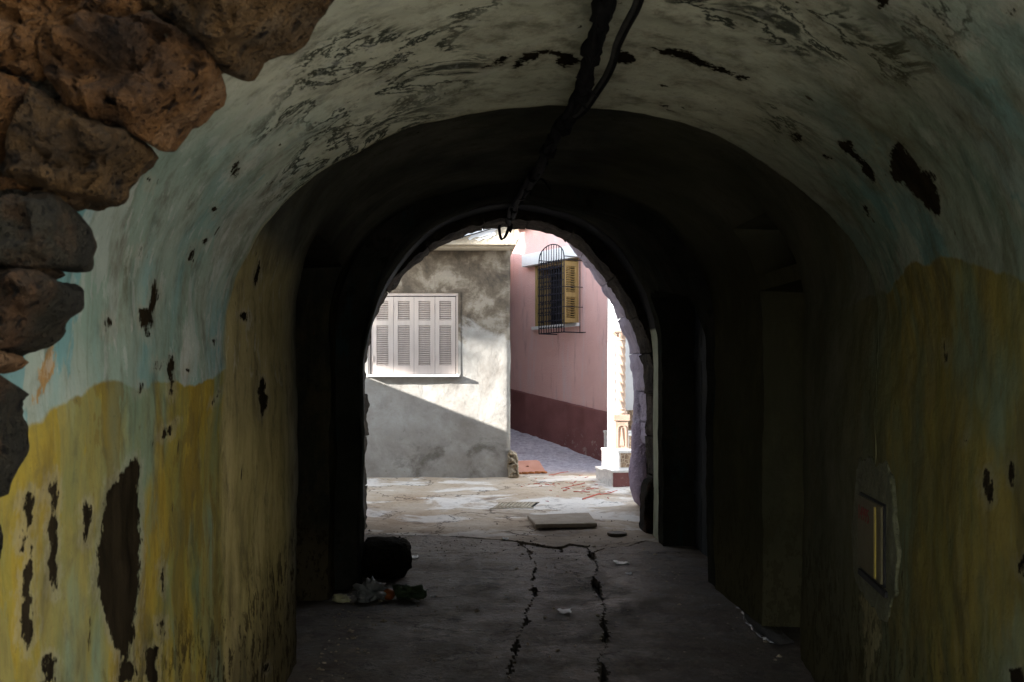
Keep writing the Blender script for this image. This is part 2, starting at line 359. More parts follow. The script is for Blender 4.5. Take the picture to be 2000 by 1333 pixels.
def mat_marble():
    t = NT('white_marble_step', .35, .5)
    n = t.noise(9, 8, .7, None, 1.2)
    t.col(t.ramp(n, [(.3, (.50, .48, .46, 1)), (.5, (.74, .72, .69, 1)), (.7, (.80, .78, .75, 1))])); return t.m
def mat_tile():
    t = NT('brown_patterned_tile', .35, .5)
    v = t.vor(16, None, 'DISTANCE_TO_EDGE')
    t.col(t.mix(t.ss(v, .03, .09), (.42, .32, .22, 1), t.ramp(t.noise(18, 3, .5), [(.4, (.17, .10, .06, 1)), (.6, (.30, .20, .12, 1))])))
    t.bump(v, .3, .004); return t.m
M = {}
M['near'] = mat_plaster_near(); M['soot'] = mat_tunnel_shade()
M['floor'] = mat_floor(); M['street'] = mat_street()
M['dirt'] = mat_simple('dark_earth', (.012, .009, .006, 1), (.045, .034, .024, 1), 14, .95, .9, 30, .02)
M['house'] = mat_grey_house(); M['pink'] = mat_pink(); M['plinth'] = mat_plinth()
M['shutter'] = mat_shutter(); M['marble'] = mat_marble(); M['tile'] = mat_tile()
OCH = [(.007, .004, .002, 1), (.030, .015, .006, 1), (.080, .036, .010, 1), (.125, .072, .036, 1)]
OCD = [(.006, .004, .002, 1), (.021, .013, .006, 1), (.052, .028, .009, 1), (.068, .050, .030, 1)]
GRN = [(.004, .0035, .0025, 1), (.010, .009, .006, 1), (.018, .015, .009, 1), (.045, .022, .009, 1)]
M['stone_ochre'] = mat_stone('porous_ochre_stone', OCH, 1.4)
M['stone_brown'] = mat_stone('porous_brown_stone', OCD, 1.4)
M['stone_dark'] = mat_stone('dark_mossy_stone', GRN, .8)
M['stone_ring'] = mat_stone('dark_arch_stone', [(.018, .015, .012, 1), (.045, .037, .028, 1), (.075, .06, .045, 1), (.12, .10, .08, 1)], .8)
M['mortar'] = mat_simple('old_mortar', (.018, .014, .009, 1), (.065, .05, .03, 1), 9, .95, .9, 30, .02)
M['lilac'] = mat_simple('lilac_limewashed_stone', (.24, .20, .25, 1), (.40, .345, .40, 1), 7, .92, .9, 22, .03)
M['purple'] = mat_simple('purple_painted_stone', (.24, .18, .24, 1), (.38, .30, .37, 1), 6, .85, .9, 22, .03)
M['peel'] = mat_simple('bare_dark_render', (.008, .006, .0035, 1), (.020, .014, .008, 1), 9, 1, .7, 30, .01, spec=.03)
M['peel_grey'] = mat_simple('grey_bare_render', (.010, .009, .006, 1), (.024, .020, .014, 1), 9, 1, .7, 30, .01, spec=.03)
M['orange_paint'] = mat_simple('old_orange_paint', (.26, .14, .05, 1), (.36, .22, .09, 1), 9)
t = NT('pale_green_edge_plaster', .9, .2); x_, y_, z_ = t.sep()
t.col(t.mix(t.math('MULTIPLY', t.ss(x_, 1.3, 1.5), t.math('SUBTRACT', 1.0, t.ss(z_, 2.0, 2.03))), (.022, .023, .024, 1), t.ramp(t.noise(5, 5, .6), [(.3, (.26, .28, .19, 1)), (.7, (.42, .44, .33, 1))])))  # colour pale only on the lit right jamb, darkened elsewhere as shade
t.bump(t.noise(25, 5, .6), .5, .01); M['pale_edge'] = t.m
M['cable'] = mat_simple('black_cable', (.003, .003, .003, 1), (.008, .0075, .007, 1), 20, .9, .4, 60, spec=.08)
M['cable_grey'] = mat_simple('grey_cable', (.02, .02, .018, 1), (.05, .047, .042, 1), 20, .8, .3, 60, spec=.1)
M['wire_pale'] = mat_simple('pale_conduit', (.38, .40, .42, 1), (.55, .57, .6, 1), 9, .5, .2)
M['concrete'] = mat_simple('cast_concrete', (.34, .275, .21, 1), (.50, .43, .345, 1), 5, .9, .6, 40, .008)
M['cornice'] = mat_simple('flaking_cream_paint', (.36, .285, .19, 1), (.60, .53, .40, 1), 3.0, .9, .7, 18, .02, mid=(.52, .445, .33, 1))
M['rubble'] = mat_simple('broken_plaster_rubble', (.22, .17, .11, 1), (.48, .41, .30, 1), 9, .95, .9, 25, .03)
M['iron'] = mat_simple('dark_blue_iron', (.006, .006, .012, 1), (.016, .015, .024, 1), 20, .6, .2, spec=.25)
M['iron_rust'] = mat_simple('rusty_cast_iron', (.05, .04, .03, 1), (.16, .13, .10, 1), 12, .7, .4, spec=.4)
M['yellow_wood'] = mat_simple('ochre_painted_wood', (.26, .175, .06, 1), (.36, .25, .10, 1), 6, .6, .2, vec=(4, 4, .6))
M['dark'] = mat_simple('dark_interior', (.008, .008, .008, 1), (.02, .018, .016, 1), 4)
M['door'] = mat_simple('dark_painted_planks', (.010, .014, .016, 1), (.028, .036, .040, 1), 5, .7, .4, vec=(3, 3, .5))
M['white'] = mat_simple('white_limewash', (.66, .65, .64, 1), (.80, .79, .77, 1), 3, .85, .3, 30)
M['carved'] = mat_simple('carved_sandstone', (.34, .235, .175, 1), (.46, .335, .26, 1), 7, .85, .4, 40)
M['clay'] = mat_simple('terracotta_panel', (.50, .235, .165, 1), (.62, .33, .25, 1), 5, .8, .3, 50)
M['clay_broken'] = mat_simple('broken_terracotta', (.30, .10, .03, 1), (.50, .20, .08, 1), 14, .95, .8, 40, .01)
M['red'] = mat_simple('red_plastic_shreds', (.45, .06, .03, 1), (.62, .14, .08, 1), 10, .5, .2)
M['paper'] = mat_simple('white_paper', (.62, .62, .6, 1), (.80, .80, .78, 1), 10, .8, .3)
M['bright'] = mat_simple('bright_white_plastic', (.80, .80, .78, 1), (.88, .88, .87, 1), 10, .4, .3)
M['foil'] = mat_simple('white_plastic_bag', (.16, .16, .155, 1), (.27, .27, .26, 1), 8, .35, .6, spec=.6)
M['greenbag'] = mat_simple('dark_green_leaves', (.02, .035, .015, 1), (.06, .09, .04, 1), 12, .6, .3)
M['olive_wrap'] = mat_simple('yellow_wrapper', (.30, .28, .12, 1), (.50, .48, .30, 1), 12, .4, .3)
M['orange'] = mat_simple('orange_peel', (.28, .07, .012, 1), (.36, .10, .02, 1), 12, .5, .4, 80)
M['boulder'] = mat_stone('black_stone_block', [(.008, .007, .005, 1), (.022, .018, .013, 1), (.036, .030, .022, 1), (.06, .05, .038, 1)], .8)
M['metercase'] = mat_simple('yellowed_plastic', (.075, .063, .032, 1), (.11, .092, .05, 1), 6, .7, .2, spec=.1)
M['meterpatch'] = mat_simple('grey_green_patch_plaster', (.055, .055, .028, 1), (.12, .115, .065, 1), 6, .9, .8, 25, .02)
M['yellow'] = mat_simple('yellow_plastic_strip', (.26, .18, .03, 1), (.36, .26, .055, 1), 8, .6, .2)
M['redtext'] = mat_simple('red_marker', (.12, .012, .008, 1), (.17, .02, .012, 1), 8, .8, .1)
M['laneplaster'] = mat_simple('grey_lane_plaster', (.20, .20, .18, 1), (.32, .32, .29, 1), 2)
M['square'] = mat_simple('pale_square_paving', (.36, .32, .27, 1), (.52, .48, .42, 1), 2)
M['leaf'] = mat_simple('green_leaves', (.035, .06, .02, 1), (.08, .12, .04, 1), 3)
M['bark'] = mat_simple('bark', (.06, .045, .03, 1), (.12, .09, .06, 1), 8)
tg = NT('glossy_film_edge', .18, 1.0); tg.col((.5, .5, .5, 1)); M['filmedge'] = tg.m  # bright gloss colour that paints in the glints along the film
tf = NT('wet_clear_film', .12, .6); tf.col((.06, .055, .05, 1)); tf.bump(tf.noise(30, 5, .7), .9, .02); M['film'] = tf.m

# ------------------------------------------------------------------ ground
GP = [(-8, 0), (9.2, 0), (12.7, .30), (14.4, .36), (16.7, .77), (30, 2.2), (60, 3.2)]
def gz(y): return ip(GP, y)
def G(px, py):                                          # photo pixel -> point on the ground
    lo, hi = 1.0, 40.0
    for _ in range(60):
        m = (lo + hi) / 2
        if CAMZ - (py - VY) / F * m > gz(m): lo = m
        else: hi = m
    return Vector(((px - VX) / F * lo, lo, gz(lo)))
def hz(x, y):
    h = gz(y) + .010 * fz(x, y, 0, .9, 3) + .005 * fz(x, y, 3.1, 5, 3)
    if y > 8.8: h += .012 * fz(x, y * 1.6, 7, 1.6, 4)
    if y > 13.4: h += .02 * fz(x, y, 2, 5, 3)
    return h
def line_pts(px): return [G(*p) for p in px]
crackA = line_pts([(1012, 1056), (1032, 1072), (1037, 1090), (1048, 1105), (1042, 1122), (1040, 1142), (1046, 1158), (1036, 1176), (1028, 1196), (1026, 1218), (1012, 1245), (1006, 1275), (998, 1305), (985, 1345), (975, 1450), (960, 1700)])
crackB = line_pts([(1148, 1066), (1153, 1082), (1162, 1098), (1168, 1110), (1158, 1132), (1170, 1155), (1178, 1172), (1182, 1190), (1176, 1212), (1182, 1232), (1186, 1258), (1170, 1290), (1180, 1320), (1172, 1350), (1165, 1450), (1150, 1700)])
cross1 = line_pts([(1012, 1056), (1048, 1080), (1095, 1079), (1148, 1083), (1153, 1084)])
cross2 = line_pts([(1012, 1056), (1060, 1065), (1092, 1070), (1112, 1060), (1148, 1066)])
crossR = line_pts([(1150, 1082), (1180, 1070), (1225, 1068), (1262, 1058), (1300, 1062), (1330, 1064)])
crossL = line_pts([(1012, 1056), (960, 1052), (880, 1046), (800, 1040), (720, 1044), (660, 1044)])
mid1 = line_pts([(1094, 1079), (1098, 1072), (1092, 1068)])
def seg_d(p, a, b):
    ab = b - a; t = max(0, min(1, (p - a).dot(ab) / max(ab.length_squared, 1e-9)))
    return (p - a - ab * t).length
def xa(line, y):                                        # x of a crack at depth y (lines run in y)
    pts = sorted([(p.y, p.x) for p in line]); return ip(pts, y)
def build_ground():
    root = tag(MB().add([(-70, -60, -.06), (70, -60, -.06), (70, 9, -.06), (-70, 9, -.06), (-70, 12, .1), (70, 12, .1), (-70, 90, 1.0), (70, 90, 1.0)],
        [(0, 1, 2, 3), (3, 2, 5, 4), (4, 5, 7, 6)]).build('ground', M['dirt']), kind='structure')
    st = .0165
    lines = [[Vector((p.x, p.y)) for p in l] for l in (cross1, cross2, crossR, crossL, mid1)]
    regs = {}
    nx = int(4.2 / st); ny = int((9.62 - 4.45) / st)
    x0, y0 = -1.55, 4.45
    H = {}
    def vert(i, j):
        k = (i, j)
        if k not in H:
            x, y = x0 + i * st, y0 + j * st
            H[k] = hz(x, y)
        return (x0 + i * st, y0 + j * st, H[k])
    A = {}; B = {}
    for j in range(ny):
        y = y0 + (j + .5) * st
        A[j] = xa(crackA, y) + .018 * fz(0, y, 1, 9, 4); B[j] = xa(crackB, y) + .018 * fz(0, y, 5, 9, 4)
    maxyA = max(p.y for p in crackA)
    for i in range(nx):
        x = x0 + (i + .5) * st
        for j in range(ny):
            y = y0 + (j + .5) * st
            wA = .001 + .036 * max(0, nz(1, y, 0, 3.1) + .16) + .014 * fz(x, y, 2, 12, 2)
            wB = .002 + .044 * max(0, nz(5, y, 0, 2.7) + .16) + .014 * fz(x, y, 4, 12, 2)
            p = Vector((x, y)); wob = .02 * fz(x, y, 6, 10, 3); cut = False
            dl = [min(seg_d(p, a, b) for a, b in zip(l, l[1:])) if y > 8.5 else 9 for l in lines]
            top = dl.index(min(dl))
            if y > 8.6 and min(dl) < .012 + .45 * abs(wob) + .008 * nz(x, y, 3, 6): cut = True
            yR = 9.02 + .12 * (x - .6) if x > xa(crackB, 8.8) else 9.35 - .07 * (x - .6)
            far = y > (ip(sorted([(q.x, q.y) for q in crossL]), x) if x < crackA[0].x else (ip(sorted([(q.x, q.y) for q in crossR]), x) if x > crackB[0].x else ip(sorted([(q.x, q.y) for q in cross2]), x)))
            if not far:
                if abs(x - A[j]) < wA and y < maxyA: cut = True
                if abs(x - B[j]) < wB: cut = True
            if cut: continue
            if far: r = 3
            elif x < A[j]: r = 0
            elif x > B[j]: r = 2
            else:
                yc1 = ip(sorted([(q.x, q.y) for q in cross1]), x)
                r = 1 if y < yc1 else 4
            regs.setdefault(r, []).append((i, j))
    for r, cells in sorted(regs.items()):
        mb = MB(); idx = {}
        off = {0: .0, 1: -.004, 2: .004, 3: .002, 4: -.012}[r]
        cs = set(cells)
        def vid(i, j, low=False):
            k = (i, j, low)
            if k not in idx:
                x, y, z = vert(i, j)
                x += .006 * nz(x, y, 9, 40); y += .006 * nz(x, y, 19, 40)
                idx[k] = len(mb.v); mb.v.append((x, y, (-.058 if y < 9 else z - .07) if low else z + off))
            return idx[k]
        for (i, j) in cells:
            mb.f.append((vid(i, j), vid(i+1, j), vid(i+1, j+1), vid(i, j+1)))
            for (di, dj, a, b) in ((-1, 0, (0, 1), (0, 0)), (1, 0, (1, 0), (1, 1)), (0, -1, (0, 0), (1, 0)), (0, 1, (1, 1), (0, 1))):
                if (i + di, j + dj) not in cs:
                    a_ = (i + a[0], j + a[1]); b_ = (i + b[0], j + b[1])
                    mb.f.append((vid(*b_), vid(*a_), vid(*a_, True), vid(*b_, True)))
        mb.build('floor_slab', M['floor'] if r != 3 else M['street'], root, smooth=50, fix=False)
    # street and alley beyond the passage, unseen pale floor added behind
    def sheet(name, xs, ys, mat):
        mb = MB(); n = len(xs)
        for y in ys:
            for x in xs: mb.v.append((x, y, hz(x, y) + .002))
        for j in range(len(ys) - 1):
            for i in range(n - 1): mb.f.append((j*n+i, j*n+i+1, (j+1)*n+i+1, (j+1)*n+i))
        return mb.build(name, mat, root, smooth=180, fix=False)
    ye = y0 + ny * st
    sheet('street_paving', [-3.2 + .06 * i for i in range(120)], [ye - .001 + .05 * i for i in range(150)] + [ye + 7.5 + .4 * i for i in range(30)], M['street'])
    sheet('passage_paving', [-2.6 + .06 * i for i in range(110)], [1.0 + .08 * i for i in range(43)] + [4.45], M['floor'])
    sheet('square_paving', [-9 + .3 * i for i in range(44)], [-9 + .2 * i for i in range(50)] + [1.0], M['square'])  # added out of view, pale to bounce sunlight onto the vault
    return root
ground = build_ground()

# ------------------------------------------------------------------ passage building
bld = empty('passage_building', 'old vaulted passage with peeling blue and ochre plaster walls and rough stone arch', 'building')
FL = -.09
def px_profile(pts, Y): return [(p.x, p.z) for p in (W(px, py, Y) for px, py in pts)]
def resample(pts, n):
    pts = [Vector((p[0], p[1])) for p in pts]
    L = [0]
    for a, b in zip(pts, pts[1:]): L.append(L[-1] + (b - a).length)
    out = []; k = 0
    for i in range(n):
        d = L[-1] * i / (n - 1)
        while k < len(L) - 2 and d > L[k+1]: k += 1
        t = (d - L[k]) / max(L[k+1] - L[k], 1e-9); out.append(pts[k].lerp(pts[k+1], t))
    return [(p.x, p.y) for p in out]
def smooth_poly(pts, it=2):
    for _ in range(it):
        o = [pts[0]]
        for a, b in zip(pts, pts[1:]):
            o.append((a[0]*.75 + b[0]*.25, a[1]*.75 + b[1]*.25)); o.append((a[0]*.25 + b[0]*.75, a[1]*.25 + b[1]*.75))
        o.append(pts[-1]); pts = o
    return pts
NW, NA = 84, 130
def make_prof(xl, xr, arch, zsL, zsR):
    """left wall points (floor to springing), arch points, right wall points (springing to floor)"""
    l = [(xl, FL + (zsL - FL) * i / NW) for i in range(NW)]
    a = resample(arch, NA)
    r = [(xr, zsR + (FL - zsR) * (i + 1) / NW) for i in range(NW)]
    return l + a + r
def ell(xl, xr, zs, za, p=2.0):
    c = (xl + xr) / 2; a = (xr - xl) / 2; o = []
    for i in range(81):
        t = math.pi * (1 - i / 80); ct, s_ = math.cos(t), math.sin(t)
        o.append((c + a * math.copysign(abs(ct) ** (2 / p), ct), zs + (za - zs) * abs(s_) ** (2 / p)))
    return o
def loft(name, stations, mat, disp=.012, recess=(), parent=bld, smooth=35, sc=1.0):
    mb = MB(); n = None
    for Y, prof in stations:
        n = len(prof)
        for k, (x, z) in enumerate(prof):
            for (ya, yb, side, z0, z1, dx) in recess:
                if ya <= Y <= yb and z0 < z < z1 and ((side < 0 and k < NW + 24) or (side > 0 and k > NW + NA - 22)): x = x + dx
            d = disp * fz(x * .9, Y, z, 1.5 * sc, 4) + disp * .25 * fz(x, Y, z, 9, 3)
            w = k / n; nx_ = 1 if k < NW else (-1 if k >= NW + NA else math.cos(math.pi * (k - NW) / NA)); nzz = 0 if k < NW or k >= NW + NA else -math.sin(math.pi * (k - NW) / NA)
            mb.v.append((x + nx_ * d, Y, z + nzz * d))
    for i in range(len(stations) - 1):
        for k in range(n - 1):
            mb.f.append((i*n+k, i*n+k+1, (i+1)*n+k+1, (i+1)*n+k))
    return mb.build(name, mat, parent, smooth=smooth, fix=False)
def frange(a, b, st):
    n = max(1, int(round((b - a) / st))); return [a + (b - a) * i / n for i in range(n + 1)]
XL = -.80
def xr_at(Y): return 1.57 + .206 * (Y - 3.6) if Y < 5.4 else 1.941 + .012 * (Y - 5.4)
# first bay: lower vault, ends in a visible lip at 3.6 m
st = []
for Y in frange(1.62, 3.60, .016):
    zs, za = 1.69, 2.50
    st.append((Y, make_prof(XL, xr_at(Y), ell(XL, xr_at(Y), zs, za), zs, zs)))
# lip of the first vault, then the higher second bay
rim1 = ell(XL, xr_at(3.6), 1.69, 2.50)
for (Y, ra) in ((3.615, 1.004), (3.625, 1.02)):
    xl, xr = XL, xr_at(Y)
    st.append((Y, make_prof(xl, xr, ell(xl, xr, 1.69, 2.50 + (ra - 1) * 1.0), 1.69, 1.69)))
def prof2(Y):
    t = (Y - 3.63) / (7.3 - 3.63)
    xr = xr_at(Y)
    return make_prof(XL, xr, ell(XL, xr, 1.86, 2.76 + .2 * t, 2.25), 1.86, 1.86)
RC = [(5.37, 6.88, -1, -1, 2.30, -.75), (5.42, 6.10, 1, -1, 2.06, .75), (5.42, 6.10, 1, 2.18, 2.62, .75)]
ys2 = sorted(set([round(v, 4) for v in frange(3.63, 5.36, .04) + [5.37] + frange(5.41, 6.87, .06) + [5.42, 6.10, 6.11, 6.88, 6.89] + frange(6.95, 7.25, .05)]))
for Y in ys2: st.append((Y, prof2(Y)))
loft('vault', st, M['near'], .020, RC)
# rib into the third bay
rim2 = px_profile([(704, 720), (712, 660), (726, 605), (742, 548), (765, 500), (802, 454), (865, 408), (955, 383), (1010, 382), (1100, 394), (1200, 420), (1245, 437), (1290, 470), (1322, 515), (1357, 583), (1380, 632), (1393, 687), (1396, 760)], 7.3)
rim3 = px_profile([(709, 700), (722, 640), (745, 570), (775, 520), (815, 470), (870, 428), (950, 402), (1000, 398), (1060, 403), (1131, 421), (1194, 462), (1250, 541), (1272, 600), (1283, 642), (1285, 700)], 9.36)
def prof_px(rim, xl=None, xr=None):
    r = smooth_poly(rim, 2)
    return make_prof(r[0][0] if xl is None else xl, r[-1][0] if xr is None else xr, r, r[0][1], r[-1][1])
P2 = prof_px(rim2); P3 = prof_px(rim3)
def lerp_prof(a, b, t): return [(p[0] + (q[0]-p[0]) * t, p[1] + (q[1]-p[1]) * t) for p, q in zip(a, b)]
st3 = [(7.25, prof2(7.25)), (7.262, lerp_prof(prof2(7.25), P2, .5)), (7.28, lerp_prof(prof2(7.25), P2, .93)), (7.31, P2)]
for Y in frange(7.36, 9.36, .05): st3.append((Y, lerp_prof(P2, P3, (Y - 7.31) / 2.05)))
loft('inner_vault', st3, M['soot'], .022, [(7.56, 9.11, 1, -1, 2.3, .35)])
# pale plaster jamb/arch edge, then rough stones
ope = px_profile([(716, 705), (723, 645), (740, 593), (770, 547), (810, 509), (850, 479), (900, 454), (950, 442), (1000, 437), (1050, 443), (1094, 456), (1135, 483), (1170, 520), (1205, 568), (1234, 620), (1255, 672), (1266, 720), (1270, 800)], 9.85)
PO = prof_px(ope, xl=-.80)
st4 = [(9.36, P3), (9.375, lerp_prof(P3, PO, .06)), (9.56, lerp_prof(P3, PO, .16)), (9.60, lerp_prof(P3, PO, .2))]
ob = loft('arch_edge', st4, M['pale_edge'], .006)

# --- plan-view walls of the passage building around the tunnel (closed mass so that no light leaks in)
def wallface(name, Y, prof, x0, x1, z1, mat, parent=bld, thick=.0):
    """wall sheet in the XZ plane with the tunnel profile as hole"""
    mb = MB(); n = len(prof)
    for (x, z) in prof: mb.v.append((x, Y, z))
    cx = sum(p[0] for p in prof) / n
    for k, (x, z) in enumerate(prof):
        if k < NW: q = (x0, z)
        elif k >= NW + NA: q = (x1, z)
        else:
            t = (k - NW) / (NA - 1); per = (z1 - prof[NW][1]) + (x1 - x0) + (z1 - prof[NW+NA-1][1]); d = t * per; h0 = z1 - prof[NW][1]
            q = (x0, prof[NW][1] + d) if d < h0 else ((x0 + d - h0, z1) if d < h0 + x1 - x0 else (x1, z1 - (d - h0 - (x1 - x0))))
        mb.v.append((q[0], Y, q[1]))
    for k in range(n - 1): mb.f.append((k, k+1, n+k+1, n+k))
    return mb.build(name, mat, parent, fix=False)
XW0, XW1, ZW = -1.75, 5.5, 3.95
near_prof = make_prof(XL - .02, xr_at(1.62) + .35, ell(XL - .02, xr_at(1.62) + .35, 1.45, 2.50), 1.45, 1.45)
wallface('facade_backing', 1.66, [(x, z) for x, z in near_prof], XW0, XW1, ZW, M['mortar'])
out_prof = make_prof(-.93, 2.13, ell(-.93, 2.13, 1.9, 3.62), 1.9, 1.9)
wallface('outer_wall', 11.0, out_prof, XW0, XW1, ZW, M['white'])
mb = MB()
mb.add([(XW0, 1.66, FL), (XW0, 11.0, FL), (XW0, 11.0, ZW), (XW0, 1.66, ZW)], [(0, 1, 2, 3)])
mb.add([(XW1, 1.66, FL), (XW1, 11.0, FL), (XW1, 11.0, ZW), (XW1, 1.66, ZW)], [(3, 2, 1, 0)])
mb.add([(XW0, 1.66, ZW), (XW1, 1.66, ZW), (XW1, 11.0, ZW), (XW0, 11.0, ZW)], [(0, 1, 2, 3)])
mb.build('side_wall', M['laneplaster'], bld, fix=False)

# --- stones
def stone(name, poly, Y, mat, parent, depth=.14, bulge=.075, rough=.056, rings=(1, .985, .96, .92, .86, .79, .71, .62, .53, .44, .34, .24, .12), n=96, seed=0, back=.92):
    """rounded rough stone; poly is an outline in world (x,z), front towards -Y"""
    cx = sum(p[0] for p in poly) / len(poly); cz = sum(p[1] for p in poly) / len(poly)
    pl = resample(smooth_poly(poly + [poly[0]], 1), n + 1)[:-1]
    size = max(max(p[0] for p in pl) - min(p[0] for p in pl), .05)
    mb = MB(); b = min(bulge, size * .4)
    def P(x, z, y, s):
        a = .35 + .65 * min(1, (1 - s) * 8)
        v = Vector((x, y, z)) + Vector((seed * 3.1, 0, 0))
        d = rough * (fz(v.x, v.y, v.z, 4.5, 4) * 1.1 + abs(fz(v.x, v.y, v.z, 11, 4)) * 1.0 + max(0, fz(v.x, v.y, v.z, 24, 3) - .15) * 1.1)
        e = rough * .3 * fz(v.x + 9, v.y, v.z, 12, 4)
        return (x + e, y + d * a, z + rough * .3 * fz(v.x, v.y + 9, v.z, 12, 4))
    for (x, z) in pl: mb.v.append(P(cx + (x - cx) * back, cz + (z - cz) * back, Y + depth, 1))
    for (x, z) in pl: mb.v.append(P(x, z, Y + min(.07, depth * .5), 1))
    for s in rings:
        f = 1 - math.sqrt(max(0, 1 - (1 - s) ** .9 * 0)) ; t = min(1, (1 - s) / .30)
        yy = Y - b * math.sqrt(1 - (1 - t) ** 2)
        for (x, z) in pl: mb.v.append(P(cx + (x - cx) * s, cz + (z - cz) * s, yy, s))
    m = len(rings) + 2
    mb.v.append(P(cx, cz, Y - b, 0))
    for i in range(m - 1):
        for k in range(n): mb.f.append((i*n+k, i*n+(k+1) % n, (i+1)*n+(k+1) % n, (i+1)*n+k))
    for k in range(n): mb.f.append(((m-1)*n+k, (m-1)*n+(k+1) % n, m*n))
    return mb.build(name, mat, parent, smooth=60)
YS = 1.56
def wp(pts, Y=YS + .085): return [(p.x, p.z) for p in (W(px, py, Y) for px, py in pts)]
face = [
 ('stone_brown', [(338, -150), (700, -150), (650, -8), (605, 28), (560, 62), (520, 88), (486, 104), (470, 138), (445, 146), (420, 122), (372, 98), (330, 66), (318, 10)], .02),
 ('stone_ochre', [(-80, -90), (326, -110), (310, 20), (300, 62), (215, 86), (150, 98), (120, 190), (60, 165), (-90, 130)], .02),
 ('stone_ochre', [(140, 100), (230, 88), (320, 76), (380, 112), (428, 132), (442, 158), (424, 186), (380, 226), (330, 272), (312, 298), (276, 262), (200, 248), (140, 205), (122, 180)], .0),
 ('stone_brown', [(126, 210), (196, 256), (268, 272), (304, 300), (262, 338), (238, 372), (216, 402), (182, 404), (140, 394), (62, 384), (52, 330), (95, 262)], .01),
 ('stone_ochre', [(-120, 130), (50, 172), (112, 200), (84, 262), (42, 330), (52, 382), (-10, 388), (-140, 380)], .0),
 ('stone_dark', [(-160, 392), (0, 390), (142, 402), (162, 432), (178, 488), (166, 518), (138, 532), (60, 532), (-160, 540)], -.01),
 ('stone_dark', [(-160, 546), (60, 540), (128, 538), (150, 564), (138, 602), (112, 624), (92, 652), (52, 686), (10, 698), (-150, 706)], .0),
 ('stone_dark', [(-170, 716), (-15, 722), (22, 744), (38, 774), (30, 816), (20, 862), (18, 930), (-4, 985), (-170, 1000)], .01),
 ('stone_dark', [(-230, 1008), (-46, 996), (-36, 1060), (-48, 1200), (-240, 1210)], .02),
 ('stone_brown', [(-250, 1220), (-60, 1212), (-64, 1440), (-260, 1450)], .02),
 ('stone_brown', [(-210, 1460), (-20, 1452), (-30, 1690), (-220, 1700)], .02),
 ('stone_brown', [(-210, 1710), (-30, 1702), (-34, 1950), (-220, 1960)], .02)]
for i, (m_, poly, dy) in enumerate(face):
    stone('stone', wp(poly), YS + dy, M[m_], bld, seed=i)
bed = [(0, -60), (300, -60), (620, -20), (560, 40), (470, 100), (420, 130), (405, 160), (300, 268), (200, 385), (110, 395), (130, 440), (145, 490), (90, 530), (110, 560), (80, 620), (10, 680), (-20, 730), (0, 800), (-20, 950), (-300, 960), (-300, -60)]
MB().prism([(p.x, p.z) for p in (W(px, py, YS + .10) for px, py in bed)], YS + .02, YS + .095).build('mortar_bed', M['mortar'], bld)
random.seed(17)
for k, (px, py) in enumerate([(318, 72), (424, 132), (128, 205), (58, 165), (215, 92), (100, 240), (62, 384), (150, 396), (40, 536), (100, 534), (8, 708), (288, 262), (90, 190), (312, 40), (370, 100), (120, 130), (-10, 385), (250, 258)]):
    r_ = random.uniform(14, 27); nn_ = random.choice([6, 7, 8])
    q = [(px + r_ * random.uniform(.6, 1.25) * math.cos(6.283 * i / nn_) * 1.3, py + r_ * random.uniform(.5, 1.0) * math.sin(6.283 * i / nn_)) for i in range(nn_)]
    stone('filler_stone', wp(q), YS + .012, M[random.choice(['stone_ochre', 'stone_brown', 'stone_dark', 'mortar'])], bld, depth=.09, bulge=.03, rough=.02, n=28, seed=70 + k, rings=(1, .96, .86, .7, .45, .2))
# the same arch carried over the crown and down the right side, and courses above and beside it
over = [[(655, -25), (720, -250), (980, -290), (980, -122), (820, -98), (735, -62)], [(992, -290), (1300, -300), (1330, -130), (1160, -136), (992, -122)],
        [(1312, -298), (1640, -290), (1730, -100), (1560, -126), (1342, -132)], [(1655, -285), (2290, -260), (2250, -60), (1960, -110), (1745, -104)]]
for i, poly in enumerate(over): stone('stone', wp(poly), YS + .01, M['stone_brown'], bld, seed=20 + i)
for i, (m_, poly, dy) in enumerate(face[2:]):
    stone('stone', [(1.10 - p[0], p[1]) for p in wp(poly)][::-1], YS + .02, M[m_], bld, seed=40 + i)
random.seed(3)
for r_ in range(7):
    x = -1.7 - random.random() * .2; z0 = .02 + r_ * .34
    while x < -1.2:
        w = random.uniform(.26, .36)
        if x + w > -.96: break
        stone('stone', [(x, z0), (x + w - .02, z0 + .01), (x + w - .02, z0 + .31), (x + .01, z0 + .32)], YS + .03, M[random.choice(['stone_brown', 'stone_dark'])], bld, seed=r_ * 7 + x, n=32)
        x += w
for r_ in range(4):
    x = -1.7; z0 = 2.32 + r_ * .4
    while x < 3.2:
        w = random.uniform(.4, .7)
        if not (r_ == 0 and x + w > -.75 and x < 1.75):
            stone('stone', [(x, z0), (x + w - .02, z0 + .01), (x + w - .02, z0 + .37), (x + .01, z0 + .38)], YS + .03, M[random.choice(['stone_brown', 'stone_ochre'])], bld, seed=r_ * 7 + x + 100, n=32)
        x += w
